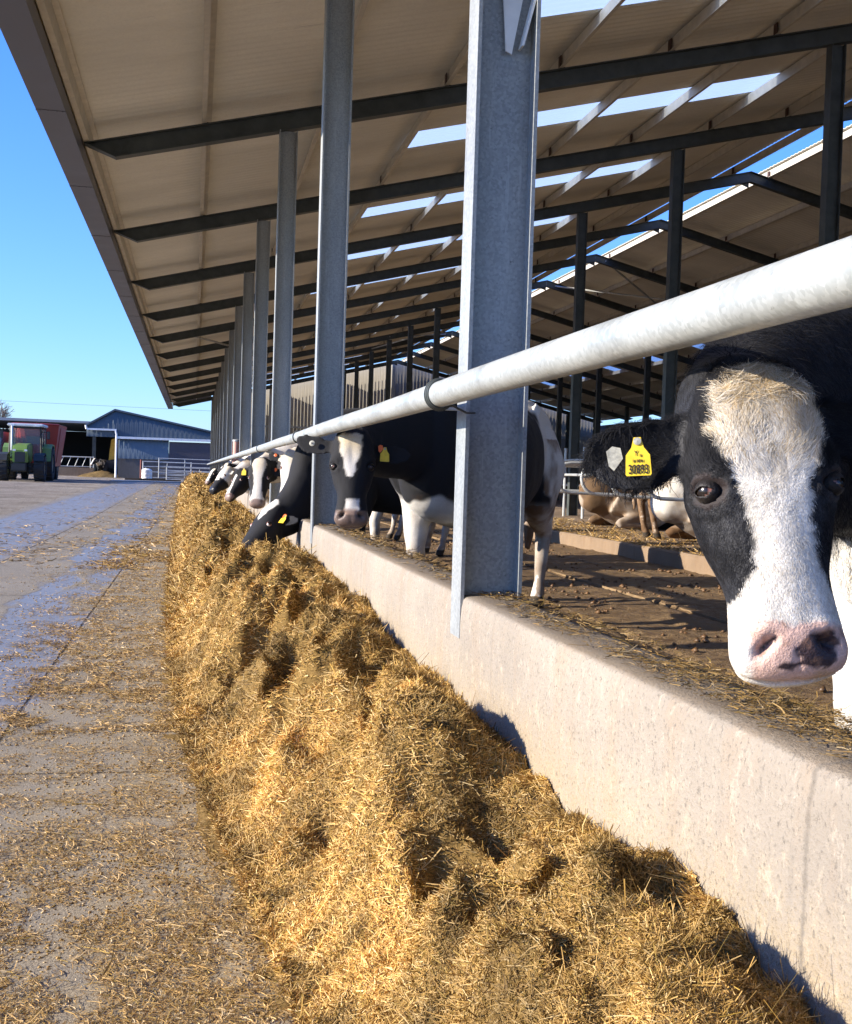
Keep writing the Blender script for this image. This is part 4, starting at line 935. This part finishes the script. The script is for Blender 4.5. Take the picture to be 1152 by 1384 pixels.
build_cow('cow', 'cow with a white upper face and black muzzle stretching out over the silage', (.50, 18.9, 1.18), (-.50, -.45, -.74), (-.78, -.40, .48), (1.95, 19.3, 188), 1.05, 1.0, .018, patchy(8, .48, .06, True, .03, .25), ear_up=(-.1, 0), group=GR)
build_cow('cow', 'small distant cow head just behind the white and black muzzled one', (.60, 22.4, 1.25), (-.25, -.45, -.85), (-.55, -.75, .35), (2.1, 22.8, 190), 1.0, 1.0, .02, patchy(61, .5, .03), group=GR)
build_cow('cow', 'tiny farthest cow head over the rail near the end of the row', (.50, 30.4, 1.15), (-.45, -.45, -.76), (-.7, -.5, .4), (2.0, 30.8, 190), 1.0, 1.0, .025, patchy(71, .45, .05), group=GR)
# cows in the cubicles
GS = 'cows resting in the cubicles'
KX = 5.25
def stall_floor(y): return .37
build_cow('cow', 'standing cow with muck-caked hind legs on the cubicle kerb', (8.2, 15.2, 1.5), (.7, .1, -.6), (.5, 0, .7), (6.83, 14.7, 3), 1.0, 1.0, .018, lambda K: mixc(dirt(K, mixc(patchy(15, .48)(K), (K.lx < -.5)*.6, (.42, .28, .17)), 1., .9), (K.lx < -.45)*sm(.42, .62, fbm(K.P*14, 3, 7))*.85, BROWN*.8), fz=.37, eye=False)
build_cow('cow', 'pale brown stained cow lying in a cubicle with its rump towards the kerb', (7.5, 18.0, 1.1), (.8, -.2, -.5), (.5, 0, .8), (6.85, 17.2, 8), 1.0, 1.0, .018, lambda K: mixc(patchy(25, .50)(K), (1-sm(-.35, .2, K.lx+.6*(fbm(K.P*4, 3, 2)-.5)))*(.45+.5*fbm(K.P*9, 3, 5)), (.20, .12, .06)), fz=.40, lying=True, eye=False, group=GS)
build_cow('cow', 'white and dark cow lying in the cubicle right of the standing one', (7.0, 12.2, 1.05), (.7, -.3, -.6), (.5, -.3, .7), (6.55, 13.45, 0), 1.0, 1.0, .018, lambda K: dirt(K, patchy(38, .47)(K), 1., 1.15), fz=.40, lying=True, eye=False, group=GS)
build_cow('cow', 'black cow with white patches lying in the farther row of cubicles', (8.3, 21.3, 1.15), (-.5, -.6, -.6), (-.4, -.7, .5), (9.4, 22.2, 205), 1.0, 1.0, .02, lambda K: dirt(K, patchy(44, .52, .05)(K), 1., .9), fz=.40, lying=True, eye=False, group=GS)
build_cow('cow', 'mostly white cow lying in the farther row beside the black one', (8.6, 19.2, 1.12), (-.5, -.6, -.6), (-.4, -.7, .5), (9.6, 20.0, 200), 1.0, 1.0, .02, patchy(52, .44, .04), fz=.40, lying=True, eye=False, group=GS)
# ---- hair of the nearest cow
def fur(K, n, sel, L0, Wd, seed, mode, stand=.25, jt=.22):
    r = np.random.default_rng(seed); idx = np.nonzero(sel)[0]
    if len(idx) == 0: return None
    k = r.choice(idx, n); P = K.P[k]+r.normal(0, .0035, (n, 3)); Nn = K.N[k]; P = P-Nn*((P-K.P[k])*Nn).sum(1, keepdims=True)
    hx, hl = K.hx[k], K.hl[k]; L, X, N = K.L, K.X, K.Nd
    jit = r.normal(0, jt, (n, 3))
    if mode == 'face':
        # hair runs from the whorl between the eyes: down the nose below it, up and outwards above it
        wv = (hl-.19); dirn = L*sm(-.04, .06, wv)[:, None]-L*(1-sm(-.04, .06, wv))[:, None]*.8
        cl = (fbm(xyz(hx*45, hl*30, 0), 2, 50)-.5)*4.5*(1-sm(.14, .22, hl))+(fbm(xyz(hx*30, hl*22, 0), 2, 50)-.5)*1.5
        dirn = dirn+X*(np.sign(hx)*np.minimum(1, np.abs(hx)*9)*.5+cl*.75)[:, None]
    elif mode == 'poll':
        cl = (fbm(xyz(hx*38, hl*30, 0), 2, 51)-.5)*5; cz = fbm(xyz(hx*38+5, hl*30, 3), 2, 52); dirn = L*(cz*1.6-1.0)[:, None]+X*(cl*.9)[:, None]+N*.35
    elif mode == 'ear': dirn = X*np.sign(hx)[:, None]*.7+L*.3
    else: dirn = np.tile(np.array([.3, .4, -.9]), (n, 1))
    D = dirn-(dirn*Nn).sum(1, keepdims=True)*Nn; D = D/np.maximum(np.linalg.norm(D, axis=1, keepdims=True), 1e-6)+Nn*(stand+r.normal(0, .08, n))[:, None]+jit
    c = K.c[k]*r.uniform(.70, 1.12, (n, 1)); c = np.where((r.random(n) < (.45 if mode == 'poll' else .22)*(hl < .16)+.06)[:, None] & (c.mean(1) > .3)[:, None], c*np.array([.72, .60, .42]), c)
    return strands(P, D, Nn, L0*np.minimum(1.6, r.lognormal(0, .3, n)), Wd*r.uniform(.6, 1.2, n), -np.abs(r.normal(.15, .15, n))*(3 if mode == 'poll' else 1), c, 'f', seed=seed, segs=4 if mode == 'poll' else 2)
K = cA; tagfree = np.min([np.linalg.norm(K.P-q_, axis=1) for q_ in K.tagc], axis=0) > .040; vis = (K.N@unit([-.2, -1, .05]) > -.15)
face = K.inhead & vis & (K.hl < .42) & (np.sqrt((K.hl-.192)**2+(K.hn+.03)**2) > .028); front = face & (K.hn > -.08)
parts = [fur(K, 80000, face & (K.hl > .12), .0048, .0005, 1, 'face', .015, .10), fur(K, 50000, front & (K.hl > -.02) & (K.hl < .18), .011, .0006, 2, 'face', .06, .14), fur(K, 20000, face & (K.hl < .14), .009, .0006, 7, 'face', .08, .2),
         fur(K, 16000, K.inhead & (K.hl < .05) & (K.hl > -.05) & (K.hn > -.09) & (np.abs(K.hx) < .08), .026, .0007, 3, 'poll', .12, .13),
         fur(K, 20000, K.ear & vis & tagfree, .010, .0006, 4, 'ear', .22),
         fur(K, 22000, (~K.inhead) & vis & (K.hl < .55) & (K.hn > -.75) & (K.P[:, 0] < 1.6), .020, .0011, 5, 'neck', .22)]
parts = [p for p in parts if p is not None]
Vv = []; Ff = []; Cc = []; o_ = 0
for v, f, c in parts: Vv.append(v); Ff.append(f+o_); Cc.append(c); o_ += len(v)
link('hair', np_mesh('hair', np.concatenate(Vv), np.concatenate(Ff), np.concatenate(Cc)), FUR, K.root)
# ================================================================== CUBICLES
def divider(y, x0=5.15, z0=.93, mirror=1):
    t_ = empty('cubicle_divider', (x0+1.2, y, .37), 'curved galvanised tube divider between two cubicles', 'divider', 'looped tube dividers between the cubicles')
    P = []; r = .20; zc = z0+.22
    P += [(x0+mirror*2.0, y, zc-.235), (x0+mirror*.9, y, zc-.23)]
    for a in np.linspace(-90, 90, 9): P.append((x0+mirror*(.22-.22*math.cos(R(a))), y, zc+.22*math.sin(R(a))))
    P += [(x0+mirror*.9, y, zc+.225), (x0+mirror*2.0, y, zc+.23)]
    MB().tube(P, .024, 10).build('loop', RAILM, t_, smooth=True)
    MB().tube([(x0+mirror*2.0, y, .3), (x0+mirror*2.0, y, 1.75)], .03, 8).build('post', RAILM, t_, smooth=True); return t_
for k in range(14): 
    y = 9.35+1.19*k; divider(y, 5.15+.05*k*.3)
for k in range(10): divider(12.5+1.19*k, 10.9, .93, -1)
b = MB(); 
kerb = []
tag(MB().prism([(5.18, 6, .12), (5.18, 6, .352), (5.20, 6, .37), (9.6, 6, .40), (9.6, 6, .12)], (0, 0, 0), (0, 60, 0)).build('cubicle_kerb', KERBC, bevel=0), kind='structure')
tag(MB().prism([(9.62, 6, .12), (9.62, 6, .41), (11.0, 6, .372), (11.0, 6, .12)], (0, 0, 0), (0, 60, 0)).build('cubicle_bed', KERBC), kind='structure')
t_ = empty('cubicle_rail', (7.3, 30, .4), 'long horizontal galvanised rails running over the cubicle dividers', 'rail')
for z, x in ((1.50, 7.2), (1.22, 7.2), (1.50, 9.1), (1.0, 8.4)): MB().tube([(x, 7, z), (x, 66, z)], .027, 8).build('rail', RAILM, t_, smooth=True)
# straw and muck on the cubicle beds
n = 9000; r = np.random.default_rng(61); Y = r.uniform(8, 26, n); X = 5.22+r.random(n)**1.5*1.6
stuff_mesh('cubicle_bedding', [flat_strands(X, Y, .372+.0068*(X-5.2), .06, .012, 311, .2, .3)], STRAW, 'straw bedding spread on the cubicle beds')
n = 2600; Y = r.uniform(3, 20, n); X = r.uniform(1.1, 5.1, n); k = fbm(xyz(X*1.2, Y*1.2, 0), 3, 65) > .5; X, Y = X[k], Y[k]; mk = np.tile(BROWN*.8, (len(X), 1))*r.uniform(.6, 1.4, (len(X), 1))
stuff_mesh('dung_clods', [clods(X, Y, floor_z(Y)+.01, r.uniform(.008, .035, len(X)), mk, 66)], m_attr('dung', .5, .5, .3, 0, 60, .2), 'clods of dung on the slurry floor')
# ================================================================== FARMYARD BEYOND
BLUECL = m_roof('blue_sheeting', (.085, .115, .14)); BLUEL = m_roof('lighter_blue_sheeting', (.14, .19, .23)); GREYR = mat('grey_roof_sheet', (.32, .33, .34), .6, .1, .1, 2, 0); DARKW = mat('dark_interior_wall', (.035, .035, .04), .9, 0, .2, 2, 0)
BLOCK = m_conc('stained_blockwork', (.12, .11, .10), (.06, .05, .04), 1.0, .3)
gy = lambda y: float(g_(y))
# gabled blue shed: front at Y=80
Y1 = 80.; zb = gy(Y1)
bs = empty('blue_shed', (0, Y1+6, zb), 'blue sheeted farm shed with a low gable, white gutter pipe and dark lower wall', 'shed')
def gz(x): return np.interp(x, [-7.05, -5.26, 9.5], [3.68, 4.74, 1.9])
def gabl(t): x = -5.12+t*(9.4+5.12); return float(gz(x))
clad('upper_cladding', (-7.05, Y1), (9.4, Y1), 3.02, lambda t: float(gz(-7.05+t*16.45)) if gz(-7.05+t*16.45) > 3.05 else 3.03, BLUECL, pitch=.3, parent=bs)
clad('lower_cladding', (-5.0, Y1+.15), (-1.72, Y1+.15), 1.62, lambda t: 3.0, BLUEL, pitch=.3, parent=bs)
MB().box(-1.70, 6.0, Y1+.10, Y1+.16, .9, 2.85).build('sliding_door', mat('dull_violet_grey_door', (.07, .065, .08), .6, 0, .15, 2, 0), bs)
MB().box(-5.0, 9.4, Y1+.2, Y1+.45, zb-.3, 1.62).build('wall', BLOCK, bs)
MB().box(9.3, 9.42, Y1+.5, Y1+14, zb-.3, 2.0).build('wall', BLOCK, bs)
MB().box(-4.98, -4.9, Y1+.5, Y1+14, zb-.3, 3.6).build('wall', BLOCK, bs)
MB().prism([(-7.15, Y1-.12, 3.66), (-5.26, Y1-.12, 4.78), (9.6, Y1-.12, 1.93), (9.6, Y1-.12, 2.03), (-5.26, Y1-.12, 4.90), (-7.15, Y1-.12, 3.78)], (0, 0, 0), (0, 14.2, 0)).build('roof', BLUECL, bs)
g1 = MB().box(-7.0, -5.12, Y1-.2, Y1-.05, 3.44, 3.56); g1.box(-5.12, 9.4, Y1-.2, Y1-.05, 2.93, 3.08); g1.build('gutter', WHITEP, bs)
MB().tube([(-5.2, Y1-.14, 3.5), (-5.12, Y1-.14, 3.2), (-5.12, Y1-.14, zb)], .07, 8).build('drainpipe', WHITEP, bs, smooth=True)
MB().tube([(-7.05, Y1-.14, 3.5), (-7.1, Y1-.14, 3.75)], .07, 8).build('drainpipe', WHITEP, bs, smooth=True)
# open-fronted shed left of it
os_ = empty('open_shed', (-14, 92, gy(92)), 'long dark open-fronted shed with a pale grey roof edge behind the tractor', 'shed')
MB().prism([(-40, 84, 4.05), (-7.0, 84, 4.0), (-7.0, 84, 4.15), (-40, 84, 4.42)], (0, 0, 0), (0, .3, 0)).build('fascia', GREYR, os_)
MB().prism([(-40, 84.31, 4.33), (-40, 100, 4.1), (-40, 100, 4.2), (-40, 84.31, 4.41)], (0, 0, 0), (32.9, 0, -.26)).build('roof', GREYR, os_)
MB().box(-40, -5.2, 100, 100.2, 0, 3.85).build('back_wall', DARKW, os_)
MB().box(-5.1, -4.99, 94.3, 100, 0, 3.85).build('side_wall', DARKW, os_); MB().box(-40, -39.8, 84.5, 100, 0, 4.0).build('side_wall', DARKW, os_)
MB().box(-7.1, -5.0, 94.3, 100.2, 3.86, 3.95).build('roof', GREYR, os_)
for x in (-34, -28, -22, -16, -10.6, -6.9): MB().box(x-.12, x+.12, 84.3, 84.5, gy(84)-.3, 4.1).build('post', STEEL, os_)
# barrier in front of the open shed
t_ = empty('feed_barrier', (-8, 83.5, gy(83)), 'grey slatted feed barrier on a low concrete kerb in front of the open shed', 'barrier')
MB().box(-10.4, -6.85, 83.4, 83.7, gy(83)-.2, .93).build('low_wall', KERBC, t_)
MB().tube([(-10.4, 83.55, 1.66), (-6.85, 83.55, 1.66)], .04, 8).build('top_rail', RAILM, t_, smooth=True)
MB().tube([(-10.4, 83.55, 1.0), (-6.85, 83.55, 1.0)], .03, 8).build('bottom_rail', RAILM, t_, smooth=True)
for x in (-10.4, -7.05, -6.85): MB().tube([(x, 83.55, .6), (x, 83.55, 1.7)], .04, 8).build('post', RAILM, t_)
for k in range(6): MB().tube([(-10.1+k*.5, 83.55, 1.0), (-9.85+k*.5, 83.55, 1.66)], .022, 6).build('slat', RAILM, t_)
# strip lamps burning inside the open shed
# heap of silage and yellow loader bucket at the corner of the blue shed
XX, YY = np.meshgrid(np.linspace(-8.4, -4.6, 50), np.linspace(79.3, 83, 40)); rr_ = np.sqrt(((XX+6.1)/1.7)**2+((YY-81.0)/1.5)**2)
ZZ = gy(81)-.05+.5*np.maximum(0, 1-rr_)**.8+.12*(fbm(xyz(XX*3, YY*3, 0), 3, 2)-.5)*(rr_ < 1)
ob = grid('silage_heap', XX, YY, ZZ, m_attr('silage_far', .9, .1, .5, 0, 9, .5), colors=np.tile([.20, .13, .05], (XX.size, 1))); tag(ob, 'small silage heap at the corner of the blue shed', kind='stuff')
YEL = mat('dusty_yellow_paint', (.42, .26, .03), .6, 0, .3, 6, .1)
t_ = empty('loader', (-5.9, 82.4, gy(82)), 'yellow loader boom standing in the dark doorway beside the blue shed', 'loader')
MB().prism([(-5.75, 82.2, 1.5), (-5.25, 82.2, 1.6), (-5.2, 82.2, 2.6), (-5.35, 82.2, 3.0), (-5.6, 82.2, 2.9), (-5.7, 82.2, 2.1)], (0, 0, 0), (0, .5, 0)).build('boom', YEL, t_)
MB().box(-5.9, -5.1, 81.9, 83.2, .95, 1.5).build('chassis', DARKW, t_)
for x in (-5.95, -5.2): MB().lathe((x, 82.2, gy(82)+.5), (1, 0, 0), [(.2, -.14), (.5, -.14), (.5, .14), (.2, .14)], 20).build('wheel', mat('tyre', (.03, .03, .03), .9) if x < -5.5 else bpy.data.materials['tyre'], t_)
build_cow('cow', 'little black and white cow standing beside the far silage heap', (-6.55, 80.6, 1.60), (-.5, -.2, -.85), (-.7, -.6, .5), (-6.2, 82.2, 262), 1.1, .82, .03, patchy(90, .5, .05), fz=gy(81))
# ------------------------------------------------------------------ gates, tank
def gate(x0, x1, y, zs, name_lab, posts=True, seed=0):
    t_ = empty('gate', ((x0+x1)/2, y, gy(y)), name_lab, 'gate', 'galvanised field gates across the end of the lane')
    for z in zs: MB().tube([(x0, y, z), (x1, y, z-.02)], .026, 8).build('rail', RAILM, t_, smooth=True)
    for x in (x0, x1): MB().tube([(x, y, zs[0]-.03), (x, y, zs[-1]+.03)], .032, 8).build('stile', RAILM, t_, smooth=True)
    MB().tube([((x0+x1)/2, y, zs[0]), ((x0+x1)/2, y, zs[-1])], .022, 8).build('brace', RAILM, t_)
    return t_
gate(-2.1, .95, 72, (.50, .72, .95, 1.18, 1.42, 1.66), 'pale galvanised gate standing in front of the blue shed beside the silage end')
gate(-3.1, -.2, 73.6, (.48, .82, 1.15, 1.45), 'lower galvanised gate behind the white tank and red post')
gate(-1.6, 2.2, 70.4, (.42, .66, .9, 1.12), 'lowest of the far gates, standing in front of the others')
MB_ = MB().tube([(-3.17, 72.4, gy(72)-.1), (-3.17, 72.4, 1.55)], .055, 10); tag(MB_.build('gate_post', mat('rust_red_post', (.22, .06, .04), .7), smooth=True), 'rusty red gate post beside the white tank', 'post')
t_ = empty('water_tank', (-2.85, 72.9, gy(73)), 'white plastic water tank standing behind the low gate', 'tank')
MB().lathe((-2.85, 72.9, gy(73)), (0, 0, 1), [(.001, 0), (.33, 0), (.34, .2), (.33, .22), (.34, .24), (.34, .44), (.33, .46), (.34, .48), (.33, .62), (.14, .72), (.001, .72)], 24).build('shell', WHITEP, t_, smooth=True)
MB().lathe((-2.85, 72.9, gy(73)+.72), (0, 0, 1), [(.001, 0), (.1, 0), (.1, .05), (.001, .05)], 16).build('lid', STEEL, t_)
t_ = empty('log_pile', (-3.4, 71, gy(71)), 'low row of dark sleepers lying in front of the white tank', 'sleepers')
for k in range(4): MB().obox((-3.6+k*.8, 71.2+.1*(k % 2), gy(71)+.06), (.42, .02*k, 0), (0, .12, 0), (0, 0, .07)).build('sleeper', mat('old_timber', (.10, .075, .05), .9) if k == 0 else bpy.data.materials['old_timber'], t_)
tag(MB().box(-4.6, -.6, 66.8, 70.4, gy(66.8)-.05, gy(70)+.02).build('path', m_conc('pale_dry_concrete', (.42, .39, .34), (.3, .25, .2), 1, .2)), kind='structure')
# orange capped pipe post rising from the wall
t_ = empty('marker_post', (.87, 25.4, .735), 'pinkish capped post standing on the feed wall beyond the far cow heads', 'post')
MB().tube([(.87, 25.4, .73), (.87, 25.4, 1.72)], .07, 16).build('pole', mat('faded_pink_paint', (.55, .30, .24), .6), t_, smooth=True); MB().lathe((.87, 25.4, 1.72), (0, 0, 1), [(.001, 0), (.08, 0), (.08, .04), (.001, .06)], 16).build('cap', RAILM, t_)
# ------------------------------------------------------------------ tractor and mixer wagon
GRN = mat('green_tractor_paint', (.17, .27, .05), .35, 0, .1, 3, 0); DK = mat('black_tractor_frame', (.025, .027, .027), .6, .1, .2, 4, 0); TYRE = bpy.data.materials['tyre']; RIM = mat('pale_rim', (.35, .36, .3), .5, .2)
def m_glass():
    m = bpy.data.materials.new('cab_glass'); m.use_nodes = True; b = NT(m).bsdf(); b.inputs['Base Color'].default_value = (.5, .6, .62, 1); b.inputs['Roughness'].default_value = .05; b.inputs['Transmission Weight'].default_value = .75; b.inputs['Alpha'].default_value = .55; return m
GLS = m_glass(); LAMP = mat('lamp_lens', (.75, .78, .75), .15, 0, .05, 5, 0)
TX, TY = -8.35, 61.5; gz0 = gy(60.5); tr = empty('tractor', (TX, TY, gz0), 'green and black tractor facing the camera, hitched to the red mixer wagon', 'tractor')
def wheel(x, y, r_, w, parent):
    p = MB().lathe((x, y, gz0+r_), (1, 0, 0), [(r_*.58, -w/2), (r_*.9, -w/2), (r_*.97, -w*.38), (r_*.97, w*.38), (r_*.9, w/2), (r_*.58, w/2)], 32)
    for k in range(18):
        for sgn in (-1, 1):
            a = 2*math.pi*(k+(.5 if sgn > 0 else 0))/18; c = np.array([x+sgn*w*.22, y+math.cos(a)*r_*.985, gz0+r_+math.sin(a)*r_*.985]); rad = np.array([0, math.cos(a), math.sin(a)]); tn = np.array([sgn*.55, -math.sin(a)*.8, math.cos(a)*.8])
            p.obox(c, unit(tn)*.03, np.array([1., 0, 0])*w*.24, rad*.03)
    wh = p.build('tyre', TYRE, parent); MB().lathe((x, y, gz0+r_), (1, 0, 0), [(.001, -w*.18), (r_*.3, -w*.2), (r_*.58, -w*.4), (r_*.6, -w*.4), (r_*.6, w*.4), (r_*.58, w*.4), (r_*.3, w*.2), (.001, w*.18)], 24).build('rim', RIM, wh, smooth=True)
for s in (-1, 1): wheel(TX+s*.86, TY-1.2, .64, .50, tr); wheel(TX+s*.92, TY+1.35, .88, .56, tr)
MB().prism([(TX, TY-1.9, gz0+.85), (TX, TY-1.95, gz0+1.45), (TX, TY-1.7, gz0+1.78), (TX, TY-.2, gz0+1.88), (TX, TY-.2, gz0+.9)], (-.36, 0, 0), (.36, 0, 0)).build('bonnet', GRN, tr, bevel=.06)
MB().box(TX-.24, TX+.24, TY-1.965, TY-1.94, gz0+.92, gz0+1.42).build('grille', DK, tr)
for s in (-1, 1): MB().obox((TX+s*.27, TY-1.945, gz0+1.5), (.07, 0, 0), (0, .02, 0), (0, 0, .045)).build('headlight', LAMP, tr)
MB().box(TX-.3, TX+.3, TY-1.9, TY+1.8, gz0+.45, gz0+.9).build('chassis', DK, tr); MB().box(TX-.35, TX+.35, TY-2.35, TY-1.97, gz0+.5, gz0+.85).build('front_weight', DK, tr, bevel=.04)
MB().box(TX-.8, TX+.8, TY-1.25, TY-1.12, gz0+.55, gz0+.7).build('axle', DK, tr)
for s in (-1, 1):
    MB().prism([(TX, TY-1.9, gz0+1.0), (TX, TY-1.7, gz0+1.3), (TX, TY-1.2, gz0+1.40), (TX, TY-.75, gz0+1.3), (TX, TY-.75, gz0+1.25), (TX, TY-1.2, gz0+1.35), (TX, TY-1.68, gz0+1.26)], (s*.86-.24, 0, 0), (s*.86+.24, 0, 0)).build('mudguard', DK, tr)
    MB().prism([(TX, TY+.35, gz0+1.0), (TX, TY+.5, gz0+1.65), (TX, TY+1.0, gz0+1.88), (TX, TY+1.8, gz0+1.85), (TX, TY+2.2, gz0+1.5), (TX, TY+2.15, gz0+1.45), (TX, TY+1.7, gz0+1.8), (TX, TY+1.0, gz0+1.82), (TX, TY+.55, gz0+1.6)], (s*.90-.28, 0, 0), (s*.90+.28, 0, 0)).build('mudguard', GRN, tr)
cb = MB()
for sx in (-1, 1):
    for (y, y2) in ((TY-.1, TY-.15), (TY+.75, TY+.75), (TY+1.6, TY+1.65)): cb.bar((TX+sx*.78, y, gz0+1.15), (TX+sx*.72, y2, gz0+2.72), .07, .07)
    cb.bar((TX+sx*.78, TY-.1, gz0+1.15), (TX+sx*.78, TY+1.6, gz0+1.15), .06, .08)
cb.bar((TX-.78, TY-.1, gz0+1.15), (TX+.78, TY-.1, gz0+1.15), .06, .08); cb.bar((TX-.72, TY-.15, gz0+2.66), (TX+.72, TY-.15, gz0+2.66), .06, .1); cb.build('cab_frame', DK, tr)
MB().box(TX-.86, TX+.86, TY-.35, TY+1.75, gz0+2.72, gz0+2.86).build('cab_roof', WHITEP, tr, bevel=.04)
MB().prism([(TX, TY-.09, gz0+1.2), (TX, TY-.13, gz0+2.6), (TX, TY-.12, gz0+2.6), (TX, TY-.08, gz0+1.2)], (-.72, 0, 0), (.72, 0, 0)).build('windscreen', GLS, tr)
for s in (-1, 1): MB().box(TX+s*.755-.005, TX+s*.755+.005, TY, TY+1.55, gz0+1.2, gz0+2.6).build('side_window', GLS, tr)
MB().box(TX-.2, TX+.2, TY+.7, TY+1.1, gz0+1.2, gz0+1.9).build('seat', DK, tr, bevel=.05)
MB().tube([(TX-.62, TY-.35, gz0+1.5), (TX-.62, TY-.35, gz0+2.7), (TX-.62, TY-.28, gz0+2.78)], .055, 10).build('exhaust', RAILM, tr, smooth=True)
for s in (-1, 1):
    MB().tube([(TX+s*.76, TY-.15, gz0+2.45), (TX+s*1.12, TY-.3, gz0+2.45)], .02, 6).build('mirror_arm', DK, tr); MB().box(TX+s*1.12-.08, TX+s*1.12+.08, TY-.33, TY-.27, gz0+2.1, gz0+2.5).build('mirror', DK, tr, bevel=.02)
    MB().obox((TX+s*.6, TY-.36, gz0+2.76), (.09, 0, 0), (0, .02, 0), (0, 0, .04)).build('work_lamp', LAMP, tr)
RED = mat('red_wagon_paint', (.42, .045, .03), .45, 0, .15, 2, 0); REDD = mat('dusty_red_paint', (.35, .07, .05), .6, 0, .3, 1.5, 0)
WX, WY = -8.35, 66.8; wg = empty('mixer_wagon', (WX, WY, gz0), 'tall red feed mixer wagon parked behind the green tractor', 'wagon')
def ringw(z, hw, hl_, ch): return [(WX-hw, WY-hl_+ch, z), (WX-hw+ch, WY-hl_, z), (WX+hw-ch, WY-hl_, z), (WX+hw, WY-hl_+ch, z), (WX+hw, WY+hl_-ch, z), (WX+hw-ch, WY+hl_, z), (WX-hw+ch, WY+hl_, z), (WX-hw, WY+hl_-ch, z)]
rg = [ringw(gz0+.75, .95, 2.0, .5), ringw(gz0+2.85, 1.2, 2.35, .45), ringw(gz0+2.98, 1.24, 2.4, .45), ringw(gz0+3.0, 1.18, 2.3, .45), ringw(gz0+1.0, .9, 1.9, .5)]
V_ = [p for q in rg for p in q]; F_ = [(i*8+j, i*8+(j+1) % 8, (i+1)*8+(j+1) % 8, (i+1)*8+j) for i in range(4) for j in range(8)]+[list(range(8)), [32+j for j in range(8)]]
wb = MB().add(V_, F_).build('tub', RED, wg)
for s in (-1, 1):
    MB().box(WX+s*.75-.2, WX+s*.75+.2, WY-.2, WY+.8, gz0+.5, gz0+.74).build('axle_block', DK, wg); wheel(WX+s*.78, WY+.3, .42, .32, wg)
    MB().prism([(WX+s*(.97+.02), WY-1.0, gz0+.95), (WX+s*1.19, WY-1.0, gz0+2.8), (WX+s*1.23, WY-1.0, gz0+2.8), (WX+s*1.02, WY-1.0, gz0+.95)], (0, 0, 0), (0, .08, 0)).build('rib', REDD, wg)
MB().box(WX-.5, WX+.5, WY-2.6, WY+2.2, gz0+.5, gz0+.68).build('chassis', DK, wg); MB().bar((WX, WY-2.5, gz0+.6), (TX, TY+2.3, gz0+.55), .15, .12).build('drawbar', DK, wg)
MB().box(WX-.55, WX+.55, WY-2.42, WY-2.36, gz0+1.9, gz0+2.3).build('control_box', DK, wg)
# another machine cropped by the left edge of the photo
t_ = empty('trailer', (-11.0, 64.5, gz0), 'blue-grey farm trailer half cut off at the left edge beside the tractor', 'trailer')
MB().prism([(-11.9, 64, gz0+1.0), (-10.0, 64, gz0+1.0), (-9.85, 64, gz0+2.5), (-12.1, 64, gz0+2.5)], (0, 0, 0), (0, 3.5, 0)).build('tub', mat('blue_grey_paint', (.10, .16, .22), .5), t_, bevel=.04)
for x in (-11.7, -10.2): wheel(x, 65.5, .5, .35, t_)
MB().box(-11.6, -10.3, 63.8, 67.7, gz0+.7, gz0+.98).build('chassis', DK, t_)
# ------------------------------------------------------------------ bare trees and wire
def bare_tree(x, y, h, seed, label):
    r = np.random.default_rng(seed); t_ = empty('bare_tree', (x, y, .3), label, 'tree', 'bare trees beyond the open shed'); tk = MB(); cr = MB(); z0 = .2
    tk.tube([(x, y, z0), (x+.1, y, z0+h*.2), (x, y, z0+h*.35)], [h*.035, h*.028, h*.022], 8)
    def grow(p, d, L, rad, dep):
        q = p+d*L*.5+r.normal(0, .05*L, 3); e = p+d*L
        cr.tube([p, q, e], [rad*1.3, rad*1.1, rad*.9], 4, caps=False)
        if dep == 0: return
        for k in range(4 if dep > 1 else 5):
            nd = unit(d+r.normal(0, .55, 3)+np.array([0, 0, .12])); grow(p+d*L*r.uniform(.45, 1.), nd, L*r.uniform(.55, .75), rad*.55, dep-1)
    for k in range(5): grow(np.array([x, y, z0+h*r.uniform(.22, .35)]), unit(np.array([r.normal(0, .6), r.normal(0, .6), 1.])), h*.3, h*.014, 4)
    BK = bpy.data.materials.get('winter_bark') or mat('winter_bark', (.16, .13, .11), .9); tk.build('trunk', BK, t_, smooth=True); cr.build('crown', BK, t_)
bare_tree(-17.6, 118, 7.6, 3, 'bare winter tree with a rounded twiggy crown above the open shed'); bare_tree(-25.5, 130, 6.4, 4, 'smaller bare winter tree farther left beyond the open shed')
pw = MB(); P = [(-60+120*t, 100, 6.75-.9*t-1.2*4*t*(1-t)*.25) for t in np.linspace(0, 1, 30)]; pw.tube(P, .010, 5)
tag(pw.build('power_line', STEEL), 'thin overhead wire crossing the sky above the blue shed', 'wire')
# hedge line at the horizon
r = np.random.default_rng(12); n = 9000; X = r.uniform(-160, 60, n); Zh = 1.6+1.6*fbm(xyz(X*.12, 0, 0), 3, 4); Z = .4+Zh*r.random(n)**.7; Y = 160+r.normal(0, 1.2, n)
cc = np.tile([.05, .06, .025], (n, 1))*r.uniform(.5, 1.6, (n, 1)); hv = clods(X, Y, Z, r.uniform(.15, .4, n), cc, 3)
stuff_mesh('hedge', [hv], m_attr('hedge_leaves', .9, .1, 0, 0, 2, .2), 'dark hedge line far behind the farmyard')
